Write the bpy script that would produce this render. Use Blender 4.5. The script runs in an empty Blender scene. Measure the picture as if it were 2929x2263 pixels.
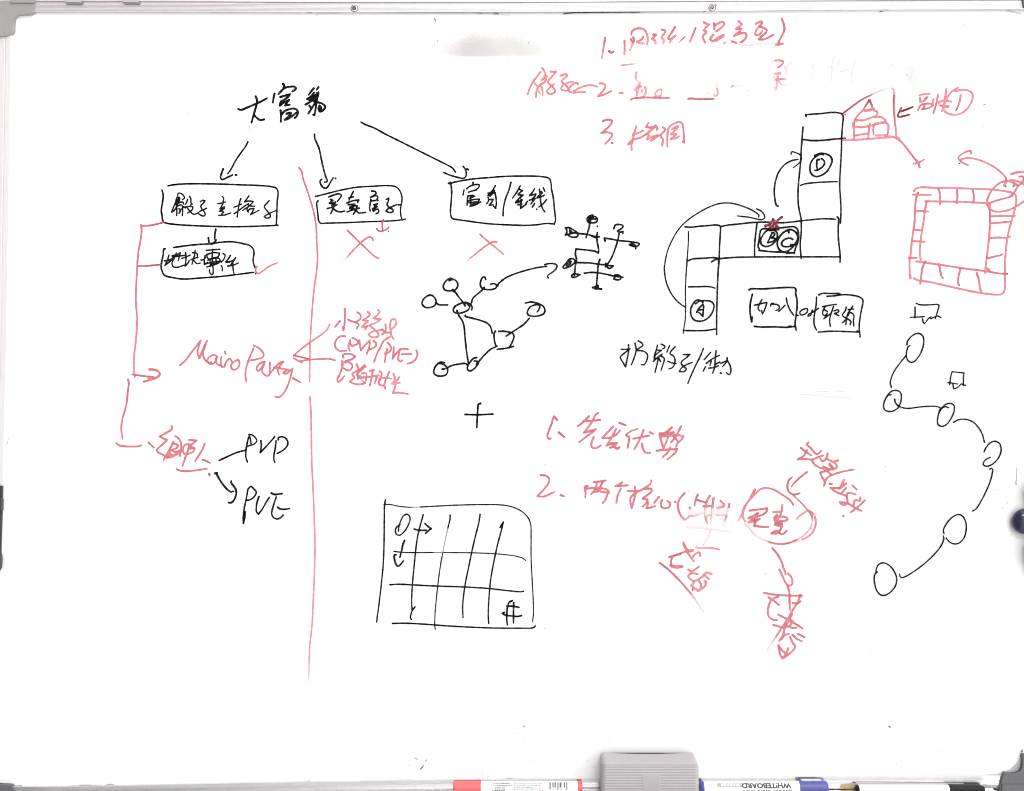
import bpy, bmesh, math, random
from mathutils import Vector

R = random.Random(7)
scene = bpy.context.scene
COL = scene.collection

# ------------------------------------------------------------------ camera, world, lamp, exposure
U = 0.0005                 # metres of board surface per photograph pixel
CX, CY = 1464.5, 1131.5    # middle of the photograph
D = 1.5                    # distance from the lens to the board
H = 1.45                   # height of the lens above the floor

cam_data = bpy.data.cameras.new("camera")
cam = bpy.data.objects.new("camera", cam_data)
COL.objects.link(cam)
cam.location = (0, -D, H)
cam.rotation_euler = (math.radians(90), 0, 0)
cam_data.sensor_width = 36
cam_data.lens = 36 * D / (2929 * U)
cam_data.clip_start = 0.01
cam_data.clip_end = 50
scene.camera = cam

world = bpy.data.worlds.new("World")
scene.world = world
world.use_nodes = True
wn, wl = world.node_tree.nodes, world.node_tree.links
wbg = wn["Background"]
wtc = wn.new("ShaderNodeTexCoord")
wsep = wn.new("ShaderNodeSeparateXYZ")
wl.new(wtc.outputs["Generated"], wsep.inputs[0])
wq = wn.new("ShaderNodeMath"); wq.operation = 'MULTIPLY_ADD'   
wl.new(wsep.outputs["Z"], wq.inputs[0]); wq.inputs[1].default_value = -.10; wl.new(wsep.outputs["X"], wq.inputs[2])
wramp = wn.new("ShaderNodeValToRGB")            # the room is dimmer to the left of the photographer, bright on the right
wmap = wn.new("ShaderNodeMapRange")
wmap.inputs["From Min"].default_value = -1; wmap.inputs["From Max"].default_value = 1
wl.new(wq.outputs[0], wmap.inputs["Value"]); wl.new(wmap.outputs[0], wramp.inputs["Fac"])
el = wramp.color_ramp.elements
ROOM = 1.06
for k_, (pos_, val_) in enumerate(((-.60, .30), (-.36, .35), (-.24, .56), (-.11, 1.78), (.5, 1.78))):
    e_ = el[k_] if k_ < 2 else el.new(.9)
    e_.position = (pos_ + 1) / 2; e_.color = (val_ / 2,) * 3 + (1,)
wstr = wn.new("ShaderNodeMath"); wstr.operation = 'MULTIPLY'; wstr.inputs[1].default_value = 2 * ROOM
wl.new(wramp.outputs["Color"], wstr.inputs[0])
wbg.inputs["Color"].default_value = (1.0, 0.985, 0.99, 1)
wup = wn.new("ShaderNodeMath"); wup.operation = 'MULTIPLY_ADD'      # ceiling brighter than the floor
wl.new(wsep.outputs["Z"], wup.inputs[0]); wup.inputs[1].default_value = .38; wup.inputs[2].default_value = 1
wtot = wn.new("ShaderNodeMath"); wtot.operation = 'MULTIPLY'
wl.new(wstr.outputs[0], wtot.inputs[0]); wl.new(wup.outputs[0], wtot.inputs[1])
wl.new(wtot.outputs[0], wbg.inputs["Strength"])

lamp_data = bpy.data.lights.new("ceiling_lamp", 'AREA')
lamp_data.shape = 'RECTANGLE'
lamp_data.size, lamp_data.size_y = 1.0, 0.14
lamp_data.energy = 26
lamp_data.color = (1.0, 0.97, 0.94)
lamp = bpy.data.objects.new("ceiling_lamp", lamp_data)
COL.objects.link(lamp)
lamp.location = (0.75, -2.3, H + 1.75)
lamp.rotation_euler = (Vector((0.3, 0, H)) - lamp.location).to_track_quat('-Z', 'Y').to_euler()

scene.view_settings.view_transform = 'Standard'
scene.view_settings.look = 'None'
scene.view_settings.exposure = 0
scene.view_settings.gamma = 1
scene.view_settings.use_curve_mapping = False
scene.cycles.max_bounces = 6
scene.cycles.pixel_filter_type = 'BLACKMAN_HARRIS'
scene.cycles.filter_width = 1.1

# ------------------------------------------------------------------ helpers
def P(px, py, d=0.0):
    """board point seen at a photograph pixel, d metres in front of the board"""
    k = (D - d) / D
    return Vector(((px - CX) * U * k, -d, H - (py - CY) * U * k))

def mat(name, color=(.8, .8, .8), rough=.5, metal=0.0, spec=.5):
    m = bpy.data.materials.new(name)
    m.use_nodes = True
    b = m.node_tree.nodes["Principled BSDF"]
    b.inputs["Base Color"].default_value = (*color, 1)
    b.inputs["Roughness"].default_value = rough
    b.inputs["Metallic"].default_value = metal
    b.inputs["Specular IOR Level"].default_value = spec
    return m, m.node_tree.nodes, m.node_tree.links, b

def noisy(name, color, rough, metal=0.0, scale=300, amt=.12, bump=0.0, spec=.5, stretch=(1, 1, 1)):
    m, n, l, b = mat(name, color, rough, metal, spec)
    tc = n.new("ShaderNodeTexCoord")
    mp = n.new("ShaderNodeMapping")
    mp.inputs["Scale"].default_value = stretch
    l.new(tc.outputs["Object"], mp.inputs[0])
    nz = n.new("ShaderNodeTexNoise")
    nz.inputs["Scale"].default_value = scale
    nz.inputs["Detail"].default_value = 5
    l.new(mp.outputs[0], nz.inputs["Vector"])
    mr = n.new("ShaderNodeMapRange")
    mr.inputs["From Min"].default_value = .25
    mr.inputs["From Max"].default_value = .75
    mr.inputs["To Min"].default_value = 1 - amt
    mr.inputs["To Max"].default_value = 1 + amt
    l.new(nz.outputs["Fac"], mr.inputs["Value"])
    mx = n.new("ShaderNodeVectorMath"); mx.operation = 'SCALE'
    mx.inputs[0].default_value = color
    l.new(mr.outputs[0], mx.inputs["Scale"])
    l.new(mx.outputs[0], b.inputs["Base Color"])
    if bump:
        bp = n.new("ShaderNodeBump")
        bp.inputs["Strength"].default_value = bump
        bp.inputs["Distance"].default_value = 0.0004
        l.new(nz.outputs["Fac"], bp.inputs["Height"])
        l.new(bp.outputs[0], b.inputs["Normal"])
    return m

BOARD = (.86, .855, .857)

def ink_material(name, ink, dark, edge_gain, thin):
    m, n, l, b = mat(name, ink, .6, 0, .04)
    at = n.new("ShaderNodeAttribute"); at.attribute_name = "ink"
    sp = n.new("ShaderNodeSeparateColor")
    l.new(at.outputs["Color"], sp.inputs[0])
    tc = n.new("ShaderNodeTexCoord")
    nz = n.new("ShaderNodeTexNoise")
    nz.inputs["Scale"].default_value = 260
    nz.inputs["Detail"].default_value = 4
    l.new(tc.outputs["Object"], nz.inputs["Vector"])
    fine = n.new("ShaderNodeTexNoise")
    fine.inputs["Scale"].default_value = 1500
    fine.inputs["Detail"].default_value = 2
    l.new(tc.outputs["Object"], fine.inputs["Vector"])
    def math_(op, a, b_=None, c=None):
        x = n.new("ShaderNodeMath"); x.operation = op
        for i, v in enumerate((a, b_, c)):
            if v is None: continue
            if isinstance(v, (int, float)): x.inputs[i].default_value = v
            else: l.new(v, x.inputs[i])
        return x.outputs[0]
    dens = sp.outputs[0]
    wob = math_('MULTIPLY_ADD', nz.outputs["Fac"], .9, .55)          # 0.55 .. 1.45
    e = math_('MULTIPLY', sp.outputs[1], edge_gain)
    # dry, worn ink breaks up into grains: the thinner the film the more it breaks
    brk = math_('SUBTRACT', fine.outputs["Fac"], math_('MULTIPLY_ADD', dens, -.9, .78))
    brk = math_('MULTIPLY', brk, 6.0)
    brk_c = n.new("ShaderNodeClamp"); l.new(brk, brk_c.inputs[0])
    film = math_('MULTIPLY', math_('MULTIPLY', dens, wob), math_('MULTIPLY_ADD', brk_c.outputs[0], .65, .35))
    film = math_('ADD', film, math_('MULTIPLY', e, dens))
    c1 = n.new("ShaderNodeClamp"); l.new(film, c1.inputs[0])
    m1 = n.new("ShaderNodeMix"); m1.data_type = 'RGBA'
    m1.inputs["A"].default_value = (*thin, 1)
    m1.inputs["B"].default_value = (*ink, 1)
    l.new(c1.outputs[0], m1.inputs["Factor"])
    over = math_('MULTIPLY', math_('SUBTRACT', film, 1.0), 1.1)
    c2 = n.new("ShaderNodeClamp"); l.new(over, c2.inputs[0])
    m2 = n.new("ShaderNodeMix"); m2.data_type = 'RGBA'
    l.new(m1.outputs["Result"], m2.inputs["A"])
    m2.inputs["B"].default_value = (*dark, 1)
    l.new(c2.outputs[0], m2.inputs["Factor"])
    l.new(m2.outputs["Result"], b.inputs["Base Color"])
    return m

INK_BLACK = ink_material("black_marker_ink", (.004, .004, .005), (.002, .002, .003), .6, (.5, .5, .5))
INK_RED = ink_material("red_marker_ink", (.565, .155, .195), (.13, .018, .026), .32, (.67, .61, .61))
INK_GREY = ink_material("grey_grime_and_shade", (.12, .115, .12), (.015, .015, .017), .1, (.63, .61, .62))  # grey for real grime and specks, also for painted shade lines

def link(name, me, parent=None, material=None, label=None, smooth=False):
    o = bpy.data.objects.new(name, me)
    COL.objects.link(o)
    if material: me.materials.append(material)
    if parent: o.parent = parent
    if label: o["label"] = label
    if smooth:
        for p in me.polygons: p.use_smooth = True
    return o

def thing(name, label, cat, loc=(0, 0, 0), group=None):
    o = bpy.data.objects.new(name, None)
    COL.objects.link(o)
    o.empty_display_size = .02
    o.location = loc
    o["label"] = label; o["category"] = cat
    if group: o["group"] = group
    return o

def local(o, parent):
    """child meshes are written in world space: undo the parent's offset"""
    o.matrix_parent_inverse = parent.matrix_world.inverted() if False else parent.matrix_basis.inverted()
    return o

def bm_mesh(bm, name):
    bmesh.ops.recalc_face_normals(bm, faces=bm.faces)
    me = bpy.data.meshes.new(name)
    bm.to_mesh(me); bm.free()
    return me

# ------------------------------------------------------------------ pen strokes -> ribbons of ink
def sample(pts, step=2.2):
    """centripetal Catmull-Rom through the points (photograph pixels)"""
    if len(pts) == 1:
        return [pts[0]]
    p = [Vector(q) for q in pts]
    p = [p[0] * 2 - p[1]] + p + [p[-1] * 2 - p[-2]]
    out = []
    for i in range(1, len(p) - 2):
        p0, p1, p2, p3 = p[i - 1:i + 3]
        t0 = 0
        t1 = t0 + max((p1 - p0).length, 1e-3) ** .5
        t2 = t1 + max((p2 - p1).length, 1e-3) ** .5
        t3 = t2 + max((p3 - p2).length, 1e-3) ** .5
        n = max(2, int((p2 - p1).length / step))
        for k in range(n):
            t = t1 + (t2 - t1) * k / n
            a1 = (t1 - t) / (t1 - t0) * p0 + (t - t0) / (t1 - t0) * p1
            a2 = (t2 - t) / (t2 - t1) * p1 + (t - t1) / (t2 - t1) * p2
            a3 = (t3 - t) / (t3 - t2) * p2 + (t - t2) / (t3 - t2) * p3
            b1 = (t2 - t) / (t2 - t0) * a1 + (t - t0) / (t2 - t0) * a2
            b2 = (t3 - t) / (t3 - t1) * a2 + (t - t1) / (t3 - t1) * a3
            out.append((t2 - t) / (t2 - t1) * b1 + (t - t1) / (t2 - t1) * b2)
    out.append(p[-2].copy())
    return out

def split_sharp(pts, lim=math.radians(100)):
    runs, cur = [], [pts[0]]
    for i in range(1, len(pts)):
        cur.append(pts[i])
        if i < len(pts) - 1:
            a = Vector(pts[i]) - Vector(pts[i - 1]); b = Vector(pts[i + 1]) - Vector(pts[i])
            if a.length > .1 and b.length > .1 and a.angle(b) > lim:
                runs.append(cur); cur = [pts[i]]
    runs.append(cur)
    return runs

LAYER = [0]
class Ink:
    def __init__(self, lift=0.0): self.v, self.f, self.a, self.lift = [], [], [], lift
    def vert(self, x, y, lay, dens, edge):
        q = P(x, y, self.lift)
        self.v.append((q.x, q.y - lay, q.z)); self.a.append((dens, edge)); return len(self.v) - 1
    def run(self, pts, w0, w1, d0, d1, f0=0.0, f1=1.0, seed=0):
        LAYER[0] += 1
        base = 0.00010 + LAYER[0] * 0.0000010
        s = sample(pts)
        if len(s) == 1: s = [s[0], s[0] + Vector((.6, .3))]
        n = len(s)
        dirs = []
        for i in range(n):
            t = s[min(i + 1, n - 1)] - s[max(i - 1, 0)]
            dirs.append(t.normalized() if t.length > 1e-6 else Vector((1, 0)))
        rows = []
        ph = seed * 1.7
        for i in range(n):
            u = f0 + (f1 - f0) * i / (n - 1)
            w = (w0 + (w1 - w0) * u) * .5 * (1 + .07 * math.sin(i * .31 + ph) + .05 * math.sin(i * .83 + ph * 2))
            dn = d0 + (d1 - d0) * u
            nrm = Vector((-dirs[i].y, dirs[i].x))
            lay = base + .0000007 * i / n
            jit = .10 * math.sin(i * 1.9 + ph) + .06 * math.sin(i * 3.3 + ph)
            rows.append([self.vert(*(s[i] + nrm * w * c * (1 + (jit if abs(c) == 1 else 0) * .5)), lay, dn, e)
                         for c, e in ((-1, 1), (-.62, .25), (0, 0), (.62, .25), (1, 1))])
            if i in (0, n - 1):
                sg = -1 if i == 0 else 1
                cen = rows[-1]
                rim = [cen[0] if sg < 0 else cen[4]]
                for k in range(1, 6):
                    ang = math.pi * k / 6
                    off = nrm * (-w * math.cos(ang) if sg < 0 else w * math.cos(ang)) + dirs[i] * sg * w * math.sin(ang)
                    rim.append(self.vert(*(s[i] + off), lay, dn, 1))
                rim.append(cen[4] if sg < 0 else cen[0])
                mid = cen[2]
                for a, b in zip(rim[:-1], rim[1:]):
                    self.f.append((mid, a, b))
        for a, b in zip(rows[:-1], rows[1:]):
            for k in range(4):
                self.f.append((a[k], a[k + 1], b[k + 1], b[k]))
    def fill(self, pts, dens):
        LAYER[0] += 1
        lay = 0.00010 + LAYER[0] * 0.0000010
        ids = [self.vert(x, y, lay, dens, 0) for x, y in pts]
        self.f.append(tuple(ids))
    def stroke(self, tile, text, width, dens):
        ox, oy, s = tile
        fill = text.startswith('#')
        bits = text.lstrip('#').split('|')
        nums = [float(q) for q in bits[0].split()]
        pts = [(ox + nums[i] / s, oy + nums[i + 1] / s) for i in range(0, len(nums) - 1, 2)]
        d0 = d1 = dens
        if len(bits) > 1 and bits[1]:
            q = [float(z) for z in bits[1].split('>')]
            d0, d1 = q[0], q[-1]
        w = width
        if len(bits) > 2: w = float(bits[2])
        if fill:
            self.fill(pts, d0); return
        runs = split_sharp(pts)
        tot = sum(len(r) - 1 for r in runs) or 1
        done = 0
        for r in runs:
            k = max(len(r) - 1, 0)
            self.run(r, w * 1.03, w * .93, d0, d1, done / tot, (done + k) / tot, seed=R.random() * 9)
            done += k

INKS = {'k': INK_BLACK, 'r': INK_RED, 'g': INK_GREY}
def draw(name, label, ink, items, parent, width=5.6, dens=1.0, lift=0.0):
    """items: (tile, 'stroke; stroke; ...')  -> one mesh of ink lying on the board"""
    k = Ink(lift)
    width *= .97 if name == "handwriting" and ink == "k" else 1.12 if ink == "k" else 1.04
    for tile, txt in items:
        for st in txt.split(';'):
            st = st.strip()
            if st: k.stroke(tile, st, width, dens)
    me = bpy.data.meshes.new(name)
    me.from_pydata(k.v, [], k.f)
    me.update()
    ca = me.color_attributes.new("ink", 'FLOAT_COLOR', 'POINT')
    flat = []
    for d_, e_ in k.a: flat += [d_, e_, 0, 1]
    ca.data.foreach_set("color", flat)
    o = link(name, me, None, INKS[ink], label)
    o.parent = parent
    return o

# ------------------------------------------------------------------ setting: the wall behind the board
bm = bmesh.new()
bmesh.ops.create_cube(bm, size=1)
for v in bm.verts:
    v.co = Vector((v.co.x * 5, .09 + (v.co.y + .5) * .1, v.co.z * 2.9 + 1.45))
wall = link("wall", bm_mesh(bm, "wall"), None, noisy("wall_paint", (.78, .76, .75), .8, scale=40, amt=.03))
wall["kind"] = "structure"

# ------------------------------------------------------------------ whiteboard
board = thing("whiteboard", "large white dry-erase board in an aluminium frame, covered in black and red writing", "whiteboard")

def panel_material():
    m, n, l, b = mat("enamel_panel", BOARD, .38, 0, .3)
    tc = n.new("ShaderNodeTexCoord")
    fine = n.new("ShaderNodeTexNoise"); fine.inputs["Scale"].default_value = 330; fine.inputs["Detail"].default_value = 3
    l.new(tc.outputs["Object"], fine.inputs["Vector"])
    big = n.new("ShaderNodeTexNoise"); big.inputs["Scale"].default_value = 28; big.inputs["Detail"].default_value = 4
    l.new(tc.outputs["Object"], big.inputs["Vector"])
    def M(op, a, b_=None, c=None):
        x = n.new("ShaderNodeMath"); x.operation = op
        for i, v in enumerate((a, b_, c)):
            if v is None: continue
            if isinstance(v, (int, float)): x.inputs[i].default_value = v
            else: l.new(v, x.inputs[i])
        return x.outputs[0]
    col = None
    prev = None
    # half-wiped marker dust: (x, y, rx, ry, turn in degrees, strength, colour)
    grey, lilac, pink = (.52, .515, .50), (.45, .41, .45), (.60, .53, .53)
    for (x, y, rx, ry, rot, st, c) in (
        (1395, 132, 300, 84, 0, 1.15, grey), (1350, 150, 90, 52, 0, 1.25, lilac), (1450, 152, 230, 56, 0, .8, grey),
        (1362, 303, 46, 46, 0, .62, grey), (2604, 205, 46, 125, -12, 1.0, grey), (2588, 285, 52, 50, 0, .85, grey),
        (2580, 112, 64, 26, -18, .66, grey), (2440, 295, 120, 44, 0, .44, grey), (2060, 104, 135, 36, 0, .85, grey),
        (2237, 163, 26, 20, 0, .66, grey), (2234, 288, 20, 18, 0, .66, grey), (2250, 200, 46, 60, 0, .5, pink),
        (1995, 1470, 115, 30, 4, .8, pink), (2060, 1462, 64, 26, 4, .8, pink), (2150, 1510, 36, 46, 20, .8, pink),
        (1835, 235, 36, 28, 0, .66, pink), (2330, 95, 180, 32, 0, .42, grey), (1210, 1560, 30, 26, 0, .3, grey)):
        q = P(x, y)
        mp = n.new("ShaderNodeMapping"); mp.vector_type = 'TEXTURE'
        mp.inputs["Location"].default_value = (q.x, 0, q.z)
        mp.inputs["Rotation"].default_value = (0, math.radians(rot), 0)
        mp.inputs["Scale"].default_value = (rx * U, 1, ry * U)
        l.new(tc.outputs["Object"], mp.inputs[0])
        sp = n.new("ShaderNodeSeparateXYZ"); l.new(mp.outputs[0], sp.inputs[0])
        r = M('SQRT', M('ADD', M('POWER', M('ABSOLUTE', sp.outputs["X"]), 2), M('POWER', M('ABSOLUTE', sp.outputs["Z"]), 2)))
        fall = n.new("ShaderNodeMapRange"); fall.interpolation_type = 'SMOOTHSTEP'
        fall.inputs["From Min"].default_value = 1.05; fall.inputs["From Max"].default_value = .1
        l.new(r, fall.inputs["Value"])
        grain = M('ADD', M('MULTIPLY', fine.outputs["Fac"], .9), M('MULTIPLY', big.outputs["Fac"], .7))
        f = M('MULTIPLY', M('MULTIPLY', fall.outputs[0], grain), st)
        if y < 160 and x < 1500:        # the wiper left a straight lower edge
            so = n.new("ShaderNodeSeparateXYZ"); l.new(tc.outputs["Object"], so.inputs[0])
            cut = n.new("ShaderNodeMapRange")
            cut.inputs["From Min"].default_value = P(0, 167).z; cut.inputs["From Max"].default_value = P(0, 158).z
            l.new(so.outputs["Z"], cut.inputs["Value"])
            f = M('MULTIPLY', f, cut.outputs[0])
        mx = n.new("ShaderNodeMix"); mx.data_type = 'RGBA'
        if prev is None: mx.inputs["A"].default_value = (*BOARD, 1)
        else: l.new(prev, mx.inputs["A"])
        mx.inputs["B"].default_value = (*c, 1)
        l.new(f, mx.inputs["Factor"])
        prev = mx.outputs["Result"]
    l.new(prev, b.inputs["Base Color"])
    return m

bm = bmesh.new()
bmesh.ops.create_cube(bm, size=1)
a_, b_ = P(-40, -30), P(2975, 2275)
for v in bm.verts:
    v.co = Vector((a_.x if v.co.x < 0 else b_.x, (v.co.y + .5) * .018, b_.z if v.co.z < 0 else a_.z))
panel = link("panel", bm_mesh(bm, "panel"), board, panel_material(), "white enamel writing surface")

ALU = noisy("brushed_aluminium", (.82, .785, .80), .32, .58, scale=60, amt=.10, stretch=(1, 30, 30))
ALU_B = noisy("worn_aluminium", (.76, .755, .76), .22, .95, scale=60, amt=.10, stretch=(1, 30, 30))
ALU_V = noisy("brushed_aluminium_upright", (.66, .645, .64), .4, .12, scale=60, amt=.08, stretch=(30, 30, 1))
CAP_LIT = noisy("lit_corner_plastic", (.285, .285, .28), .55, scale=500, amt=.10, bump=.25)  # lit copy of the caps' grey plastic, brightness put into the colour
CAP_SHADED = noisy("shaded_corner_plastic", (.105, .106, .11), .5, scale=600, amt=.22, bump=.25)  # shaded copy of the same plastic, dimness put into the colour
DARK_RUBBER = noisy("dark_grey_clamp_plastic", (.035, .034, .037), .5, scale=300, amt=.3, bump=.2)

def sweep(name, stations, profile, material, label=None, axis='x'):
    """stations: list of (pos, a, b): along-axis pixel, edge a, edge b; profile: list of (t between a and b, d metres proud)"""
    vs, fs = [], []
    for pos, ea, eb in stations:
        for t, d in profile:
            e = ea + (eb - ea) * t
            vs.append(P(pos, e, d) if axis == 'x' else P(e, pos, d))
    m = len(profile)
    for i in range(len(stations) - 1):
        for k in range(m - 1):
            fs.append((i * m + k, i * m + k + 1, (i + 1) * m + k + 1, (i + 1) * m + k))
    me = bpy.data.meshes.new(name); me.from_pydata([tuple(v) for v in vs], [], fs); me.update()
    return link(name, me, board, material, label)

def interp(tab, x):
    for (x0, y0), (x1, y1) in zip(tab[:-1], tab[1:]):
        if x <= x1 or (x1, y1) == tab[-1]:
            return y0 + (y1 - y0) * (x - x0) / (x1 - x0)

xs = [-60] + list(range(0, 2930, 60)) + [2990]
top_in = [(-60, 34.4), (600, 35), (1020, 36), (1500, 34.5), (2080, 32), (2329, 28.5), (2990, 26.5)]
top_out = [(-60, 5), (600, 6), (860, 8), (1460, 8), (1900, 5), (2990, 0.5)]
bot_in = [(-60, 2249.5), (120, 2249), (330, 2246), (600, 2240), (830, 2236), (1300, 2229), (1700, 2225), (2329, 2220), (2990, 2217)]

ribs = [(0.0, 0.0002), (0.0, .0050)]
for k in range(7):
    t = .06 + k * .125
    ribs += [(t, .0056), (t + .085, .0058), (t + .095, .0045), (t + .120, .0045)]
ribs += [(.96, .0056), (1.0, .0052), (1.01, .0030)]
sweep("frame_rail", [(x, interp(top_in, x), interp(top_out, x)) for x in xs], ribs, ALU, "ribbed aluminium top rail")
sweep("rail_lip", [(x, interp(top_out, x) - 1.2, interp(top_out, x) - 26) for x in xs],
      [(0, .0018), (0.0, .0062), (.08, .0072), (.9, .0072), (1.0, .004), (1.0, -.02)], ALU, "outer lip of the top rail")
sweep("rail_groove", [(x, interp(top_out, x) + .6, interp(top_out, x) - 2.4) for x in xs],
      [(0, .0026), (1, .0026)], noisy("groove_dark", (.17, .165, .16), .8, scale=60, amt=.5), "dark groove along the top rail")  # dark groove strip, its tone varied by noise
bot = [(0, .0002), (0.0, .0030), (.05, .0046), (.30, .0050), (.32, .0044), (.36, .0044), (.38, .0050), (.655, .0052), (.665, .0030), (.70, .0030), (.71, .0052), (1, .0052)]
sweep("frame_rail", [(x, interp(bot_in, x), interp(bot_in, x) + 46) for x in xs], bot, ALU_B, "aluminium bottom rail above the pen tray")
left_in = [(-20, 35), (190, 33), (300, 31), (700, 25), (1000, 20), (1250, 14), (1400, 10), (1500, 6.5), (1660, .5), (2300, -14)]
ys = [-20] + list(range(40, 2290, 50)) + [2290]
sweep("frame_rail", [(y, interp(left_in, y), interp(left_in, y) - 60) for y in ys],
      [(0, .0002), (0, .0022), (.05, .0030), (.28, .0032), (.30, .0026), (.34, .0026), (.36, .0034), (1, .0034)], ALU_V, "pale aluminium left rail", axis='y')
sweep("frame_rail", [(y, 2944, 3010) for y in (-20, 700, 1500, 2290)],
      [(0, .0002), (0, .0040), (.05, .0050), (1, .0050)], ALU_V, "aluminium right rail", axis='y')

# pen tray under the bottom rail
FLOOR_Z = H - .5648
def tray():
    bm = bmesh.new()
    prof = [(.0053, FLOOR_Z), (.066, FLOOR_Z), (.070, FLOOR_Z + .010), (.074, FLOOR_Z + .010), (.074, FLOOR_Z - .004), (.0053, FLOOR_Z - .004)]
    x0, x1 = -.70, .70
    rows = [[bm.verts.new((x, -d, z)) for d, z in prof] for x in (x0, x1)]
    for k in range(len(prof)):
        j = (k + 1) % len(prof)
        bm.faces.new((rows[0][k], rows[0][j], rows[1][j], rows[1][k]))
    bm.faces.new(rows[0]); bm.faces.new(rows[1])
    return bm_mesh(bm, "pen_tray")
link("pen_tray", tray(), board, ALU_B, "aluminium pen tray under the bottom rail")

def slab(name, pts, d0, d1, material, label=None, parent=board, bevel=.0008):
    """pixel outline standing on the board from d0 to d1 metres in front of it"""
    bm = bmesh.new()
    lo = [bm.verts.new(P(x, y, d1) + Vector((0, d1 - d0, 0))) for x, y in pts]
    hi = [bm.verts.new(P(x, y, d1)) for x, y in pts]
    n = len(pts)
    top = bm.faces.new(hi); bm.faces.new(lo[::-1])
    for i in range(n):
        bm.faces.new((lo[i], lo[(i + 1) % n], hi[(i + 1) % n], hi[i]))
    if bevel:
        bmesh.ops.bevel(bm, geom=list(top.edges), offset=bevel, segments=3, affect='EDGES', profile=.5)
    o = link(name, bm_mesh(bm, name), parent, material, label)
    return o

z_ = lambda pts, ox, oy, s: [(ox + x / s, oy + y / s) for x, y in pts]
cap = slab("corner_cap", z_([(380, -90), (380, 0), (374, 45), (364, 90), (346, 128), (318, 143), (232, 146), (190, 150), (160, 165), (146, 190), (141, 240),
       (138, 325), (118, 350), (62, 370), (0, 381), (-90, 384), (-90, -90)], 0, 0, 3.64), .0002, .0070, CAP_LIT, "grey plastic corner cap, painted as lit")
slab("corner_ridge", z_([(106, -90), (106, 28), (352, 30), (372, 6), (374, -90)], 0, 0, 3.64), .0072, .0092, CAP_LIT, None, cap, .0005)
slab("corner_ridge", z_([(14, 120), (14, 374), (-90, 376), (-90, 120)], 0, 0, 3.64), .0072, .0088, CAP_LIT, None, cap, .0005)
GROOVE_SHADE, *_ = mat("groove_shade", (.07, .068, .066), .8)  # for flat dark strips painted as the shade inside the caps' grooves
slab("corner_groove_shade", z_([(108, 29), (352, 31), (352, 36), (108, 34)], 0, 0, 3.64), .0069, .0073, GROOVE_SHADE, None, cap, 0)
slab("corner_groove_shade", z_([(14, 120), (19, 120), (19, 376), (14, 378)], 0, 0, 3.64), .0069, .0073, GROOVE_SHADE, None, cap, 0)
slab("corner_cap", z_([(-90, 1612), (60, 1614), (112, 1620), (130, 1650), (146, 1690), (150, 1800), (-90, 1800)], 0, 1803, 3.64), .0002, .0085, CAP_SHADED, "grey plastic corner cap, painted as shaded")
cap = slab("corner_cap", z_([(1922, 1800), (1925, 1674), (1945, 1600), (1958, 1540), (1975, 1505), (1995, 1489), (2060, 1494), (2110, 1490), (2150, 1470), (2168, 1440), (2172, 1400),
       (2172, 1320), (2180, 1298), (2300, 1298), (2300, 1800)], 2329, 1803, 3.64), .0002, .0085, CAP_SHADED, "grey plastic corner cap, painted as shaded")
slab("corner_groove_shade", z_([(1960, 1602), (2300, 1602), (2300, 1607), (1960, 1607)], 2329, 1803, 3.64), .0084, .0088, GROOVE_SHADE, None, cap, 0)
slab("corner_ridge", z_([(1960, 1606), (2300, 1606), (2300, 1800), (1938, 1800)], 2329, 1803, 3.64), .0087, .0100, CAP_SHADED, None, cap, .0005)
slab("corner_fillet", z_([(1690, 1512), (1800, 1508), (1900, 1500), (1985, 1480), (2060, 1445), (2110, 1400), (2145, 1345), (2165, 1310), (2178, 1300), (2178, 1440), (2100, 1500), (1960, 1520), (1700, 1518)], 2329, 1803, 3.64), .0002, .0022,
     noisy("lilac_grey_fillet", (.50, .47, .50), .5, scale=400, amt=.25), "curved inner edge at the lower right corner", board, .0004)
slab("corner_cap", z_([(2165, -60), (2172, 10), (2184, 80), (2300, 90), (2300, -60)], 2329, 0, 3.64), .0062, .0085, CAP_SHADED, "grey plastic corner cap, painted as shaded")

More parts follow.
